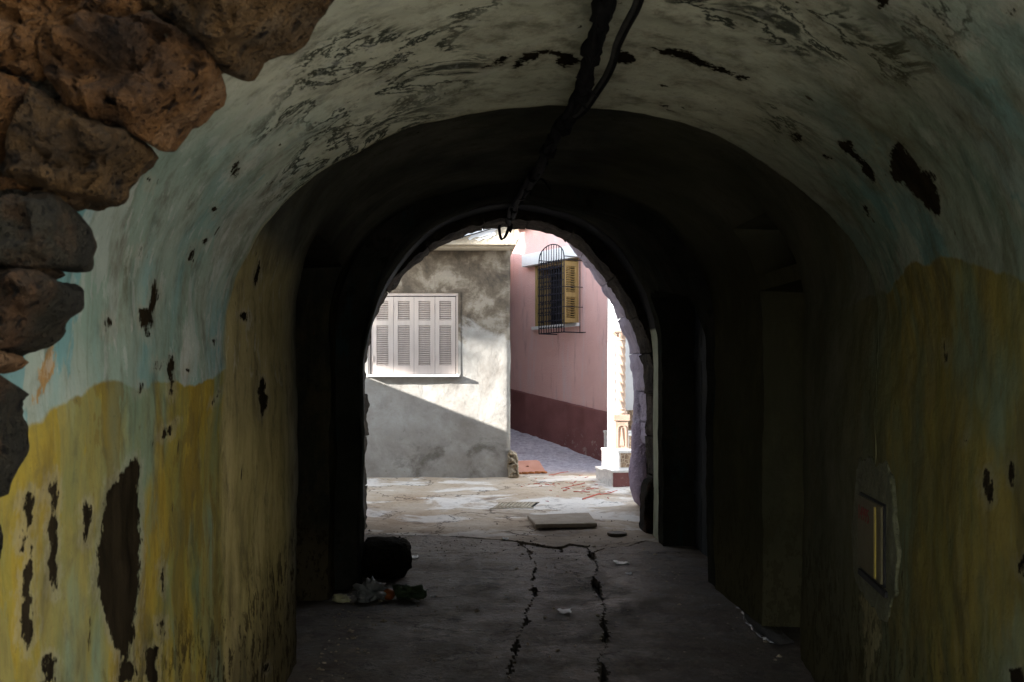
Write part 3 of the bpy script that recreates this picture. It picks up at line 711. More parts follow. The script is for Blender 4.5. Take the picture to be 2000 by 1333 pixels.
# --- far arch: rough dark ring stones with lilac-washed outer ring
def ring_stones(prof_in, prof_out, y0, y1, mat, cuts, jit, name='stone', gap=.006):
    n = len(prof_in)
    for ci, (a, b) in enumerate(zip(cuts, cuts[1:])):
        ks = list(range(a, b + 1)); mb = MB(); j0 = random.uniform(-jit, jit); jx = random.uniform(-.02, .02)
        sub = 5; ysn = [y0 + jx + (y1 - y0) * q / sub for q in range(sub + 1)]
        rows = len(ks)
        for q, Y in enumerate(ysn):
            for m_, k in enumerate(ks):
                e = gap if m_ in (0, rows - 1) else 0
                (xi, zi), (xo, zo) = prof_in[k], prof_out[k]
                dx, dz = xo - xi, zo - zi; L_ = math.hypot(dx, dz) or 1; dx /= L_; dz /= L_
                edge = .012 if (m_ in (0, rows - 1) or q in (0, sub)) else 0
                d = j0 + .026 * fz(xi, Y, zi, 5, 4) + .014 * fz(xi, Y, zi, 17, 3) + edge
                sgn = 1 if m_ == 0 else -1
                tx, tz = (prof_in[min(k+1, n-1)][0] - prof_in[max(k-1, 0)][0]), (prof_in[min(k+1, n-1)][1] - prof_in[max(k-1, 0)][1]); tl = math.hypot(tx, tz) or 1
                mb.v.append((xi + dx * d + tx / tl * e * sgn, Y + .006 * fz(xi, Y, zi, 9, 2), zi + dz * d + tz / tl * e * sgn))
        for Y in (ysn[0], ysn[-1]):
            for k in ks: mb.v.append((prof_out[k][0], Y, prof_out[k][1]))
        for q in range(sub):
            for m_ in range(rows - 1): mb.f.append((q*rows+m_, q*rows+m_+1, (q+1)*rows+m_+1, (q+1)*rows+m_))
        f0 = (sub + 1) * rows; f1 = f0 + rows
        for m_ in range(rows - 1):
            mb.f.append((m_, m_+1, f0+m_+1, f0+m_)); mb.f.append((sub*rows+m_, sub*rows+m_+1, f1+m_+1, f1+m_)); mb.f.append((f0+m_, f0+m_+1, f1+m_+1, f1+m_))
        for m_ in (0, rows - 1):
            mb.f.append(tuple([q*rows+m_ for q in range(sub + 1)] + [f1+m_, f0+m_]))
        mb.build(name, mat, bld, smooth=50)
random.seed(11)
def scale_prof(p, dx, dz):
    c = (p[0][0] + p[-1][0]) / 2
    out = []
    for k, (x, z) in enumerate(p):
        if k < NW: out.append((x - dx, z))
        elif k >= NW + NA: out.append((x + dx, z))
        else:
            t = math.pi * (k - NW) / (NA - 1); out.append((x - dx * math.cos(t), z + dz * math.sin(t)))
    return out
n_all = 2 * NW + NA
cuts = [0, 26, 49, 69, NW + 4]; k = NW + 4
while k < NW + NA - 15: k += random.choice([10, 12, 14, 16]); cuts.append(min(k, NW + NA - 5))
cuts = sorted(set(cuts)) + [NW + NA + 16, NW + NA + 40, NW + NA + 60, n_all - 1]
ring_stones(PO, scale_prof(PO, .22, .30), 9.605, 10.12, M['stone_ring'], cuts, .014)
# outer ring, a little wider: profile by pixels at 11 m
oute = px_profile([(706, 705), (716, 640), (735, 585), (768, 535), (810, 498), (855, 468), (905, 446), (960, 438), (1010, 437), (1055, 445), (1086, 460), (1114, 485), (1143, 520), (1173, 566), (1196, 606), (1210, 636), (1222, 668), (1232, 700), (1240, 800)], 10.95)
PU = prof_px(oute, xl=-.95)
PU = [(x, z) for x, z in PU]
cu2 = [0, 30, 55, NW + 4]; k = NW + 4
while k < NW + NA - 15: k += random.choice([10, 12, 14]); cu2.append(min(k, NW + NA - 5))
cu2 = sorted(set(cu2)) + [NW + NA + 7, NW + NA + 22]
ring_stones(PU, scale_prof(PU, .3, .4), 10.14, 10.98, M['lilac'], cu2, .012)
wallface('arch_filling', 10.13, scale_prof(PO, .02, .03), -1.6, 3.0, 4.2, M['stone_ring'])
wallface('arch_filling', 9.59, scale_prof(PO, .05, .05), -1.7, 3.0, 4.2, M['stone_ring'])
# lower right jamb outside: purple painted shaft and bulging guard stone
def jamb(prof, name, mat, cx, cy_, ax=1.0, ay=1.0):
    mb = MB(); n = 28; rows = []
    for (r, z) in prof:
        for k in range(n):
            a = 2*math.pi*k/n
            ca, sa = math.cos(a), math.sin(a)
            q = .7; xx = math.copysign(abs(ca)**q, ca) * r * ax; yy = math.copysign(abs(sa)**q, sa) * r * ay
            d = .012 * fz(cx+xx, cy_+yy, z, 6, 4) + .006 * fz(cx+xx, cy_+yy, z, 20, 3)
            mb.v.append((cx + xx + d * ca, cy_ + yy + d * sa, z + .008 * nz(xx, yy, z, 9)))
    m = len(prof)
    for i in range(m - 1):
        for k in range(n): mb.f.append((i*n+k, i*n+(k+1) % n, (i+1)*n+(k+1) % n, (i+1)*n+k))
    mb.f.append(tuple(range(n))[::-1]); mb.f.append(tuple((m-1)*n + k for k in range(n)))
    return mb.build(name, mat, bld, smooth=60)
zj = lambda y: CAMZ - (y - VY) / F * 10.8
jx = (1262 - VX) / F * 10.8 + .04
def fine(pr, st=.03):
    o = []
    for (r0, z0), (r1, z1) in zip(pr, pr[1:]):
        m_ = max(1, int(abs(z1 - z0) / st))
        for i in range(m_): o.append((r0 + (r1-r0)*i/m_, z0 + (z1-z0)*i/m_))
    return o + [pr[-1]]
jamb(fine([(.165, zj(831)), (.160, zj(690))]), 'upper_jamb_stone', M['lilac'], jx, 10.86, 1, 1.1)
jamb(fine([(.10, zj(990)), (.15, zj(982)), (.19, zj(960)), (.205, zj(930)), (.195, zj(900)), (.182, zj(890)), (.178, zj(835)), (.165, zj(826))]), 'guard_stone', M['purple'], jx, 10.86, 1, 1.1)
# rough stone standing at the foot of the inner jamb
stone('foot_stone', [(p.x, p.z) for p in (W(px, py, 9.75) for px, py in [(1258, 1060), (1256, 1000), (1258, 950), (1264, 936), (1284, 930), (1300, 960), (1302, 1062)])], 9.66, M['stone_dark'], bld, depth=.3, bulge=.05, n=36)
# plank door in the third bay recess, blank back
dx_ = 1.97 + .30
for i in range(6):
    a = 7.62 + i * .24
    MB().box((dx_, a, -.05), (dx_ + .03, a + .232, 2.27)).build('door_plank', M['door'], bld, bevel=.004)
MB().box((dx_ - .012, 7.62, .5), (dx_ - .002, 9.05, .62)).build('door_ledge', M['door'], bld)
MB().box((dx_ - .012, 7.62, 1.7), (dx_ - .002, 9.05, 1.82)).build('door_ledge', M['door'], bld)

# ------------------------------------------------------------------ peeled patches laid on the plaster
def frac(pts, it=3, amp=.16):
    for _ in range(it):
        o = []
        for a, b in zip(pts, pts[1:] + pts[:1]):
            dx, dy = b[0]-a[0], b[1]-a[1]; j = random.uniform(-amp, amp)
            o += [a, ((a[0]+b[0])/2 - dy*j, (a[1]+b[1])/2 + dx*j)]
        pts = o; amp *= .85
    return pts
PEEL = []
def peel(px, mat='peel', it=3, amp=.16, off=.003):
    PEEL.append((frac(list(px), min(it, 2), amp), 1 if mat == 'orange_paint' else (2 if mat == 'rubble' else 0)))
random.seed(21)
peel([(265, 888), (271, 950), (274, 1000), (273, 1080), (272, 1130), (268, 1190), (262, 1250), (250, 1285), (232, 1275), (213, 1225), (198, 1165), (192, 1090), (200, 1030), (204, 980), (216, 945), (232, 938), (248, 910)], it=3, amp=.10)
peel([(302, 543), (301, 600), (296, 630), (288, 665), (278, 640), (270, 602), (281, 606), (289, 600), (293, 570)], it=2)
for q in ([(203, 625), (207, 632), (213, 620), (216, 640), (210, 660), (204, 642)], [(38, 1060), (45, 975), (58, 958), (62, 1000), (52, 1080), (42, 1085)],
          [(62, 1066), (66, 1120), (63, 1180), (65, 1250), (56, 1272), (45, 1240), (40, 1180), (46, 1120)], [(105, 925), (112, 950), (108, 1000), (113, 1060), (116, 1110), (113, 1170), (106, 1150), (103, 1060), (103, 990)],
          [(160, 995), (168, 978), (170, 1040), (169, 1068), (163, 1058)], [(333, 695), (340, 705), (338, 735), (332, 740)], [(332, 750), (338, 745), (340, 765), (333, 782)],
          [(270, 757), (277, 748), (276, 768), (270, 772)], [(301, 716), (307, 706), (309, 712), (303, 724)], [(311, 715), (318, 704), (320, 708), (313, 724)], [(361, 719), (368, 724), (365, 728)],
          [(371, 515), (373, 490), (379, 478), (382, 490), (375, 516)], [(412, 408), (420, 398), (425, 408), (418, 420)], [(446, 345), (458, 325), (466, 310), (464, 330), (452, 350)],
          [(415, 668), (420, 664), (417, 676)], [(266, 492), (270, 480), (275, 485), (271, 503)], [(287, 352), (291, 346), (291, 366), (286, 370)], [(396, 470), (402, 453), (404, 468), (398, 480)],
          [(508, 742), (513, 735), (516, 765), (524, 782), (518, 802), (511, 820), (508, 790)], [(466, 618), (472, 610), (488, 612), (482, 624), (476, 632)], [(314, 1210), (322, 1206), (323, 1240), (314, 1245)],
          [(230, 1290), (260, 1285), (262, 1330), (230, 1340)], [(285, 1260), (310, 1262), (300, 1300), (312, 1336), (288, 1338)], [(80, 1290), (102, 1278), (112, 1300), (108, 1338), (82, 1338)], [(315, 1150), (318, 1100), (320, 1160)],
          [(515, 1300), (524, 1294), (527, 1310), (516, 1318)], [(408, 795), (430, 762), (434, 756), (425, 780)], [(315, 855), (340, 822), (348, 822), (335, 845)], [(500, 560), (496, 545), (503, 520), (507, 505), (505, 540)]):
    peel(q, it=3, amp=.18)
peel([(1003, 133), (1010, 122), (1020, 112), (1020, 103), (1045, 101), (1075, 97), (1100, 103), (1125, 108), (1131, 122), (1115, 131), (1095, 130), (1086, 121), (1098, 112), (1075, 104), (1052, 108), (1042, 118), (1030, 122), (1018, 130)], 'peel_grey', 2, .12)
peel([(1268, 93), (1290, 97), (1335, 97), (1360, 113), (1390, 126), (1430, 138), (1472, 152), (1462, 159), (1440, 155), (1400, 138), (1365, 130), (1330, 112), (1290, 103)], 'peel_grey', 3, .12)
peel([(1740, 285), (1755, 278), (1770, 283), (1765, 296), (1790, 320), (1797, 335), (1815, 332), (1830, 350), (1831, 385), (1837, 402), (1828, 426), (1805, 400), (1780, 370), (1765, 355), (1745, 351), (1725, 345), (1742, 335)], 'peel_grey', 3, .14)
peel([(1638, 277), (1660, 275), (1685, 310), (1705, 330), (1712, 370), (1700, 355), (1685, 330), (1665, 305), (1642, 292)], 'peel_grey', 3, .14)
for q in ([(938, 134), (965, 120), (992, 109), (996, 114), (965, 128)], [(1195, 105), (1210, 98), (1230, 105), (1246, 122), (1220, 126), (1200, 118)], [(1284, 202), (1300, 203), (1307, 208), (1290, 206)], [(1705, 8), (1718, -8), (1738, -6), (1740, 6), (1728, 18), (1712, 16)],
          [(1545, 262), (1570, 270), (1566, 278), (1546, 272)], [(1685, 405), (1692, 398), (1697, 415), (1700, 425), (1688, 420)], [(1600, 303), (1625, 310), (1610, 312)], [(1968, 22), (1978, 16), (1984, 30), (1974, 34)], [(1884, 850), (1890, 848), (1886, 870)],
          [(1922, 925), (1930, 915), (1938, 945), (1934, 985), (1928, 970)], [(1973, 900), (1980, 905), (1978, 945), (1972, 940)], [(1990, 1090), (2006, 1085), (2006, 1130), (1994, 1120)], [(1845, 665), (1850, 690), (1846, 710)], [(1970, 1310), (1990, 1302), (2006, 1345), (1972, 1345)]):
    peel(q, 'peel_grey' if q[0][1] < 600 else 'peel', 3, .18)
for q in ([(95, 745), (104, 705), (106, 655), (103, 650), (92, 690), (86, 700), (78, 745), (62, 780), (56, 795), (72, 790), (86, 772)],): peel(q, 'orange_paint', 3, .18, .004)
peel([(1675, 1160), (1700, 1175), (1722, 1195), (1724, 1240), (1708, 1290), (1700, 1338), (1690, 1335), (1686, 1250), (1690, 1200)], 'rubble', 3, .18)

MOULD = [[(515, 385), (545, 270), (600, 200), (640, 130), (700, 95), (840, 85), (930, 130), (920, 165), (800, 225), (650, 320), (560, 385)], [(598, 128), (615, 85), (720, 45), (760, 70), (640, 132)],
         [(860, 20), (960, -20), (1000, 10), (900, 50)], [(1250, 15), (1290, -30), (1480, -40), (1600, 10), (1690, 30), (1790, 125), (1740, 165), (1560, 125), (1460, 110), (1330, 60)], [(1770, 25), (1820, 10), (1868, 45), (1830, 70), (1780, 55)], [(1480, 195), (1560, 215), (1700, 300), (1640, 300), (1520, 240)]]
def sdist(px, py, poly):                                # signed distance to an outline, positive inside
    ins = False; best = 1e9; n = len(poly); jx = n - 1
    for i in range(n):
        x1, y1 = poly[i]; x0, y0 = poly[jx]
        if (y1 > py) != (y0 > py) and px < (x0 - x1) * (py - y1) / (y0 - y1) + x1: ins = not ins
        dx, dy = x1 - x0, y1 - y0; t = max(0, min(1, ((px - x0) * dx + (py - y0) * dy) / (dx * dx + dy * dy + 1e-9)))
        best = min(best, (px - x0 - dx * t) ** 2 + (py - y0 - dy * t) ** 2); jx = i
    d = math.sqrt(best); return d if ins else -d
va = [o for o in bld.children if o.name == 'vault'][0].data
wear = [[-.3] * len(va.vertices) for _ in range(4)]
PEEL += [(m_, 3) for m_ in MOULD]
boxes = [(min(p[0] for p in P_), max(p[0] for p in P_), min(p[1] for p in P_), max(p[1] for p in P_)) for P_, _ in PEEL]
for v in va.vertices:
    if v.co.y > 5.4: continue
    px = VX + v.co.x * F / v.co.y; py = VY - (v.co.z - CAMZ) * F / v.co.y
    for (P_, k), (a, b, c, d) in zip(PEEL, boxes):
        g_ = 160 if k == 3 else 40
        if a - g_ < px < b + g_ and c - g_ < py < d + g_: wear[k][v.index] = max(wear[k][v.index], sdist(px, py, P_) * v.co.y / F)
for k, nm in enumerate(('bare', 'orange', 'broken', 'mould')):
    at = va.attributes.new(nm, 'FLOAT', 'POINT'); at.data.foreach_set('value', wear[k])

# ------------------------------------------------------------------ meter cabinet on the right wall
mc = empty('meter_cabinet', 'small yellowed meter cabinet with red number set in the right wall', 'meter cabinet')
th = math.atan(.206)
def RW(Y, z, out=0.0):                                   # point on the right wall; out = towards the passage
    return Vector((xr_at(Y) - out * math.cos(th), Y + out * math.sin(th), z))
def rwall_poly(name, pts, thick, out, mat, parent, bevel=.0):
    mb = MB(); n = len(pts)
    mb.add([RW(y, z, out + thick) for y, z in pts] + [RW(y, z, out - .03) for y, z in pts], [tuple(range(n))] + [(i, i+n, (i+1) % n + n, (i+1) % n) for i in range(n)])
    return mb.build(name, mat, parent, smooth=40, bevel=bevel)
sur = [(4.02, .74), (4.06, .9), (4.0, 1.05), (3.97, 1.16), (3.9, 1.215), (3.7, 1.23), (3.5, 1.225), (3.40, 1.19), (3.36, 1.08), (3.30, .95), (3.32, .8), (3.42, .70), (3.7, .67), (3.9, .69)]
random.seed(5)
rwall_poly('surround', frac(sur, 3, .16), .004, .006, M['meterpatch'], mc, .006)
rwall_poly('cabinet_frame', [(3.855, .79), (3.855, 1.08), (3.455, 1.08), (3.455, .79)], .004, .014, M['dark'], mc, .002)
rwall_poly('cabinet_door', [(3.845, .80), (3.845, 1.072), (3.465, 1.072), (3.465, .80)], .006, .020, M['metercase'], mc, .002)
rwall_poly('yellow_strip', [(3.552, .805), (3.552, 1.06), (3.532, 1.06), (3.532, .805)], .004, .027, M['yellow'], mc, .002)
rwall_poly('bottom_ledge', [(3.87, .760), (3.87, .782), (3.43, .782), (3.43, .760)], .008, .014, M['dark'], mc, .002)
fc = bpy.data.curves.new('cabinet_number', 'FONT'); fc.body = '14995'; fc.size = .075; fc.extrude = .0006; fc.space_character = 1.05
fo = bpy.data.objects.new('cabinet_number_curve', fc); C.objects.link(fo)
bpy.context.view_layer.update()
fm = bpy.data.meshes.new_from_object(fo.evaluated_get(bpy.context.evaluated_depsgraph_get())); bpy.data.objects.remove(fo)
o0 = RW(3.83, .985, .028); ux = (RW(3.5, .985, .028) - o0).normalized(); uz = Vector((0, 0, 1)); uy = ux.cross(uz)
for v in fm.vertices:
    v.co = o0 + ux * v.co.x + uz * v.co.y - uy * (-v.co.z)
fm.materials.clear(); fm.materials.append(M['redtext'])
nt = bpy.data.objects.new('cabinet_number', fm); C.objects.link(nt); nt.parent = mc

# ------------------------------------------------------------------ cable bundle under the vault
cb = empty('cable_bundle', 'bundle of black taped cables running along the crown of the vault', 'cable')
cpx = [(1215, -120, 2.05), (1190, -10, 2.42), (1172, 55, 2.65), (1155, 110, 2.85), (1138, 168, 3.12), (1118, 214, 3.45), (1092, 250, 3.95), (1075, 285, 4.5), (1058, 318, 5.2), (1038, 352, 6.1), (1020, 380, 7.1), (1006, 404, 8.2), (998, 424, 9.3), (994, 432, 9.7)]
main = [W(*p) for p in cpx]
def dense(pts, n=8):
    pts = [Vector(p) for p in pts]; o = []
    for i in range(len(pts) - 1):
        p0, p1, p2, p3 = pts[max(i-1, 0)], pts[i], pts[i+1], pts[min(i+2, len(pts)-1)]
        for k in range(n):
            t = k / n
            o.append(.5 * ((2*p1) + (p2-p0)*t + (2*p0-5*p1+4*p2-p3)*t*t + (3*p1-p0-3*p2+p3)*t**3))
    return o + [pts[-1]]
dm = dense(main)
random.seed(9)
for s_ in range(5):
    a0 = random.uniform(0, 6.28); r0 = random.uniform(.007, .012)
    pts = []
    for i, p in enumerate(dm):
        a = a0 + i * .16; rr = (.011 + .005 * nz(i * .2, s_, 0, 1.3)) * (p.y / 2.4) ** .5
        pts.append(p + Vector((math.cos(a) * rr, 0, math.sin(a) * rr)) + Vector((nz(i * .3, s_, 1), 0, nz(i * .3, s_, 2))) * .008)
    MB().tube(pts, [r0 * (p.y / 2.4) ** .5 for p in dm], 7, .15).build('cable', M['cable'], cb, smooth=60)
i = 2
while i < len(dm) - 2:                                     # tape wraps, ties and clips at uneven distances
    p, q = dm[i], dm[i+1]; d = (q - p).normalized(); L_ = random.uniform(.02, .10); rr = random.uniform(.017, .027) * (p.y / 2.4) ** .5
    c0 = p + Vector((random.uniform(-.008, .008), 0, random.uniform(-.010, .004)))
    MB().tube([c0 - d * L_, c0 - d * L_ * .6, c0, c0 + d * L_ * .7, c0 + d * L_], [.012, rr, rr * random.uniform(.7, 1.1), rr, .010], 9, .5).build('tape_wrap', M['cable'], cb, smooth=70)
    if random.random() < .3: MB().tube([c0, c0 + Vector((random.uniform(-.03, .03), 0, -.02)), c0 + Vector((random.uniform(-.04, .04), .01, -.045))], [.005, .006, .003], 6, .3).build('loose_end', M['cable'], cb, smooth=60)
    i += random.choice([2, 3, 5, 6, 9])
st2 = dense([W(*p) for p in [(1262, -60, 2.2), (1244, 5, 2.42), (1222, 48, 2.62), (1205, 85, 2.75), (1196, 120, 2.9), (1182, 150, 3.02), (1164, 178, 3.2), (1146, 205, 3.36), (1128, 222, 3.5), (1104, 236, 3.75)]])
MB().tube(st2, .010, 8, .1).build('loose_cable', M['cable_grey'], cb, smooth=60)
MB().tube([p + Vector((.006, 0, -.012)) for p in st2], .0055, 6).build('loose_cable', M['cable'], cb, smooth=60)
MB().tube(dense([W(*p) for p in [(1030, 378, 7.0), (1042, 362, 6.8), (1056, 350, 6.6), (1066, 358, 6.6), (1075, 372, 6.6)]], 5), .006, 6).build('loose_end', M['cable'], cb, smooth=60)
MB().tube(dense([W(*p) for p in [(1172, 14, 2.5), (1166, 30, 2.5), (1165, 44, 2.52), (1168, 54, 2.55)]], 5), .003, 6).build('loose_end', M['cable'], cb, smooth=60)
for j in range(3):
    o_ = j * 1.6
    MB().tube(dense([W(*p) for p in [(992, 430, 9.7), (975 + o_, 440, 9.9), (974 + o_, 452, 10.0), (977 + o_, 466, 10.02), (981 + o_, 468 - j, 10.02), (986 + o_, 461, 10.0), (991 + o_, 448, 9.95), (996, 430, 9.8)]], 6), .0075, 6, .1).build('hanging_loop', M['cable'], cb, smooth=60)
MB().tube([W(996, 428, 9.9), W(998, 446, 9.95), W(996.5, 455, 9.95)], [.03, .022, .007], 8, .4).build('tape_wrap', M['cable'], cb, smooth=60)

# ------------------------------------------------------------------ grey house across the street
gh = empty('grey_house', 'grey cement-rendered house with stained wall and shuttered window across the street', 'house')
HY = 12.7; HX1 = (997 - VX) / F * HY
def hw(px, py, Y=HY): p = W(px, py, Y); return p.x, p.z
wx0, wz1 = hw(719, 572); wx1, wz0 = hw(895, 733)
def axis(a, b, st, marks):
    pts = sorted(set([a, b] + [m for m in marks if a < m < b])); o = []
    for p, q in zip(pts, pts[1:]): o += frange(p, q, st)[:-1]
    return o + [b]
xs = axis(-1.6, HX1, .03, [wx0, wx1]); zs = axis(.12, 3.34, .03, [wz0, wz1])
mb = MB(); n = len(xs)
def hy(x, z):
    d = .022 * fz(x, 0, z, .9, 4) + .005 * fz(x, 3, z, 6, 4)
    e = HX1 - x
    if e < .05: d += .03 * (1 - e / .05) ** 2              # worn corner
    if z < .42: d -= .02 * (1 - (z - .12) / .3)
    k = min(max(wx0 - x, x - wx1, 0) ** 2 + max(wz0 - z, z - wz1, 0) ** 2, 1) ** .5
    if k < .12: d = d * (k / .12) + .012 * (1 - k / .12)
    return HY + d
for z in zs:
    for x in xs: mb.v.append((x + (.008 * fz(x, 1, z, 3, 3) if x > HX1 - .02 else 0), hy(x, z), z))
for j in range(len(zs) - 1):
    for i in range(n - 1):
        if wx0 - 1e-4 <= xs[i] and xs[i+1] <= wx1 + 1e-4 and wz0 - 1e-4 <= zs[j] and zs[j+1] <= wz1 + 1e-4: continue
        mb.f.append((j*n+i, j*n+i+1, (j+1)*n+i+1, (j+1)*n+i))
mb.build('front_wall', M['house'], gh, smooth=60, fix=False)
mb = MB()
mb.box((-6, HY + .015, .0), (-1.595, 17.5, 3.34)); mb.build('side_wing', M['house'], gh)
mb = MB()
ysd = frange(HY + .032, 17.5, .08); zz = frange(.12, 3.34, .08); m_ = len(zz)
for y in ysd:
    for z in zz: mb.v.append((HX1 + .008 * fz(HX1, 1, z, 3, 3) + .01 * fz(HX1, y - HY, z, 1.2, 3) * min(1, y - HY), y, z))
for i in range(len(ysd) - 1):
    for j in range(m_ - 1): mb.f.append((i*m_+j, (i+1)*m_+j, (i+1)*m_+j+1, i*m_+j+1))
mb.build('side_wall', M['house'], gh, smooth=60, fix=False)
mb = MB(); mb.box((-1.6, 17.4, 0), (HX1 - .02, 17.5, 3.34)); mb.box((-1.6, HY + .4, .1), (HX1 - .3, HY + .45, 3.34)); mb.build('inner_wall', M['dark'], gh)
# reveal, frame, shutters
mb = MB(); t_ = .03
for a, b in (((wx0 - t_, HY - .004, wz0 - t_), (wx0, HY + .12, wz1 + t_)), ((wx1, HY - .004, wz0 - t_), (wx1 + t_, HY + .12, wz1 + t_)), ((wx0, HY - .003, wz1), (wx1, HY + .12, wz1 + t_)), ((wx0, HY + .0, wz0 - t_), (wx1, HY + .12, wz0))): mb.box(a, b)
mb.build('window_reveal', M['house'], gh)
mb = MB(); fw = .026
mb.box((wx0 + .001, HY + .012, wz0 + .001), (wx0 + fw, HY + .07, wz1 - .001)); mb.box((wx1 - fw, HY + .012, wz0 + .001), (wx1 - .001, HY + .07, wz1 - .001)); mb.box((wx0 + fw, HY + .013, wz1 - .04), (wx1 - fw, HY + .07, wz1 - .002))
mb.build('window_frame', M['shutter'], gh, bevel=.003)
MB().box((wx0 + .002, HY + .085, wz0 + .002), (wx1 - .002, HY + .09, wz1 - .002)).build('window_backing', M['dark'], gh)
lx = [hw(p, 700)[0] for p in (725, 768.5, 808.5, 849.5, 890)]
zt, zb = hw(0, 580)[1], hw(0, 731)[1]
pans = [(hw(0, 626.5)[1], hw(0, 588.5)[1], 9), (hw(0, 714.5)[1], hw(0, 636)[1], 19)]
slat_me = None
for i in range(4):
    a, b = lx[i] + .002, lx[i+1] - .002; c = (a + b) / 2; hwid = .075
    y0_, y1_ = HY + .018, HY + .048
    mb = MB()
    mb.box((a, y0_, zb), (c - hwid, y1_, zt)); mb.box((c + hwid, y0_, zb), (b, y1_, zt))
    for (z0, z1) in ((zb, pans[1][0]), (pans[1][1], pans[0][0]), (pans[0][1], zt)): mb.box((c - hwid, y0_ + .001, z0), (c + hwid, y1_ - .001, z1))
    sh = mb.build('shutter', M['shutter'], gh)
    for (z0, z1, ns) in pans:
        for k in range(ns):
            z = z0 + (z1 - z0) * (k + .5) / ns
            if slat_me is None:
                so = MB().box((-.5, -.016, -.0035), (.5, .016, .0035), Matrix.Rotation(R(38), 4, 'X')).build('slat', M['shutter'], sh); slat_me = so.data
            else:
                so = bpy.data.objects.new('slat', slat_me); C.objects.link(so); so.parent = sh
            so.location = (c, HY + .033, z); so.scale = (2 * hwid - .002, 1, 1.0)
for (px, py) in ((767, 601), (767, 698), (847, 601), (848, 698), (888, 601), (728, 701)):
    x, z = hw(px, py); MB().box((x - .009, HY + .006, z - .04), (x + .009, HY + .017, z + .04)).build('hinge', M['shutter'], gh, bevel=.002)
sx0, sz = hw(718, 736); sx1, _ = hw(897, 736)
MB().box((sx0, HY - .085, sz - .004), (sx1, HY + .05, sz + .026)).build('window_sill', M['white'], gh, bevel=.004)
# roof slab with broken right end and flaking paint
sY = 12.40
sl = [hw(px, py, sY) for px, py in [(1014, 400), (1014, 440), (1012, 447), (1016, 455), (1015, 464), (1012, 470), (1008, 478)]]
sl = [(-3, sl[0][1])] + sl + [(-3, sl[-1][1])]
random.seed(31)
sl2 = [sl[0]] + [sl[1]] + [(x + random.uniform(-.02, .02), z) for x, z in sl[2:-2]] + sl[-2:]
mb = MB(); mb.prism(sl2, sY, 17.5); mb.build('roof_slab', M['cornice'], gh)
MB().box((-2.98, sY + .12, sl[0][1]), (HX1 + .02, 17.45, sl[0][1] + .03)).build('roof_felt', M['dirt'], gh)  # dark sheet added to stop the sunlit slab bouncing light
MB().box((-2.9, 13.3, sl[0][1] + .03), (-.6, 17.4, sl[0][1] + .62)).build('upper_storey', M['laneplaster'], gh)  # added out of sight to block sky light from the pink wall
ex, ez = hw(1004, 478, sY)
MB().box((-3, sY + .06, ez - .035), (ex - .03, HY + .2, ez + .002)).build('cornice_moulding', M['cornice'], gh, bevel=.008)
for q in ([(922, 441), (970, 436), (972, 448), (945, 462), (918, 470), (914, 466), (930, 455), (905, 456), (880, 462), (862, 472), (850, 474), (872, 460)], [(925, 468), (965, 452), (969, 458), (955, 466), (935, 471)]):
    out = frac([hw(px, py, sY) for px, py in q], 2, .14); mb = MB(); mb.prism(out, sY - .008, sY - .0)
    mb.build('paint_flake', M['white'], gh)
# broken plaster at the foot of the corner
stone('corner_rubble', [hw(px, py, 12.62) for px, py in [(993, 934), (992, 905), (994, 878), (1004, 882), (1013, 893), (1012, 915), (1016, 930), (1012, 936)]], 12.66, M['rubble'], gh, depth=.25, bulge=.04, n=36)
# conduit along the slab
cw = empty('wall_conduit', 'thin pale conduit and wire slanting along the edge of the roof slab', 'cable')
pp = [W(px, py, sY - .03) for px, py in [(700, 515), (760, 498), (842, 478), (880, 468), (920, 457), (960, 445), (985, 438), (1010, 432)]]
MB().tube(dense(pp, 4), .011, 8).build('conduit', M['wire_pale'], cw, smooth=60)
MB().tube([p + Vector((0, -.012, -.016 + .006 * nz(i, 0, 0, 1.1))) for i, p in enumerate(dense(pp, 4))], .005, 6).build('wire', M['cable'], cw, smooth=60)
for k in (9, 14, 20): MB().box((-.012, -.02, -.02), (.012, .03, .02), Matrix.Translation(dense(pp, 4)[k])).build('clip', M['wire_pale'], cw)

# ------------------------------------------------------------------ pink house
ph = empty('pink_house', 'pink roughcast house with maroon base and barred window on the alley', 'house')
PA = Vector((2.37, 14.4, 0)); PD = Vector((-.482, .876, 0)); PN = Vector((-.876, -.482, 0))
def PP(s, z, out=0.0): return PA + PD * s + PN * out + Vector((0, 0, z))
PM = Matrix(((PD.x, PN.x, 0, PA.x), (PD.y, PN.y, 0, PA.y), (0, 0, 1, 0), (0, 0, 0, 1)))     # local (s, out, z)
ws0, ws1, wzb, wzt = .74, 1.90, 2.42, 3.40
ss_ = axis(-.02, 7, .06, [ws0, ws1]); zz = axis(.2, 4.05, .06, [wzb, wzt]); mb = MB(); n = len(ss_)
for z in zz:
    for s_ in ss_: mb.v.append(tuple(PP(s_, z, .010 * fz(s_, 2, z, .8, 3))))
for j in range(len(zz) - 1):
    for i in range(n - 1):
        if ws0 - 1e-4 <= ss_[i] and ss_[i+1] <= ws1 + 1e-4 and wzb - 1e-4 <= zz[j] and zz[j+1] <= wzt + 1e-4: continue
        mb.f.append((j*n+i, j*n+i+1, (j+1)*n+i+1, (j+1)*n+i))
mb.build('wall', M['pink'], ph, smooth=60, fix=False)
MB().box((-.02, -2.5, .2), (7, -.3, 4.0), PM).build('house_body', M['pink'], ph)
MB().add([PP(-.02, .2, .006), PP(-.02, 4.05, .006), PP(-.02, 4.05, -.4), PP(-.02, .2, -.4)], [(0, 1, 2, 3)]).build('end_wall', M['white'], ph)
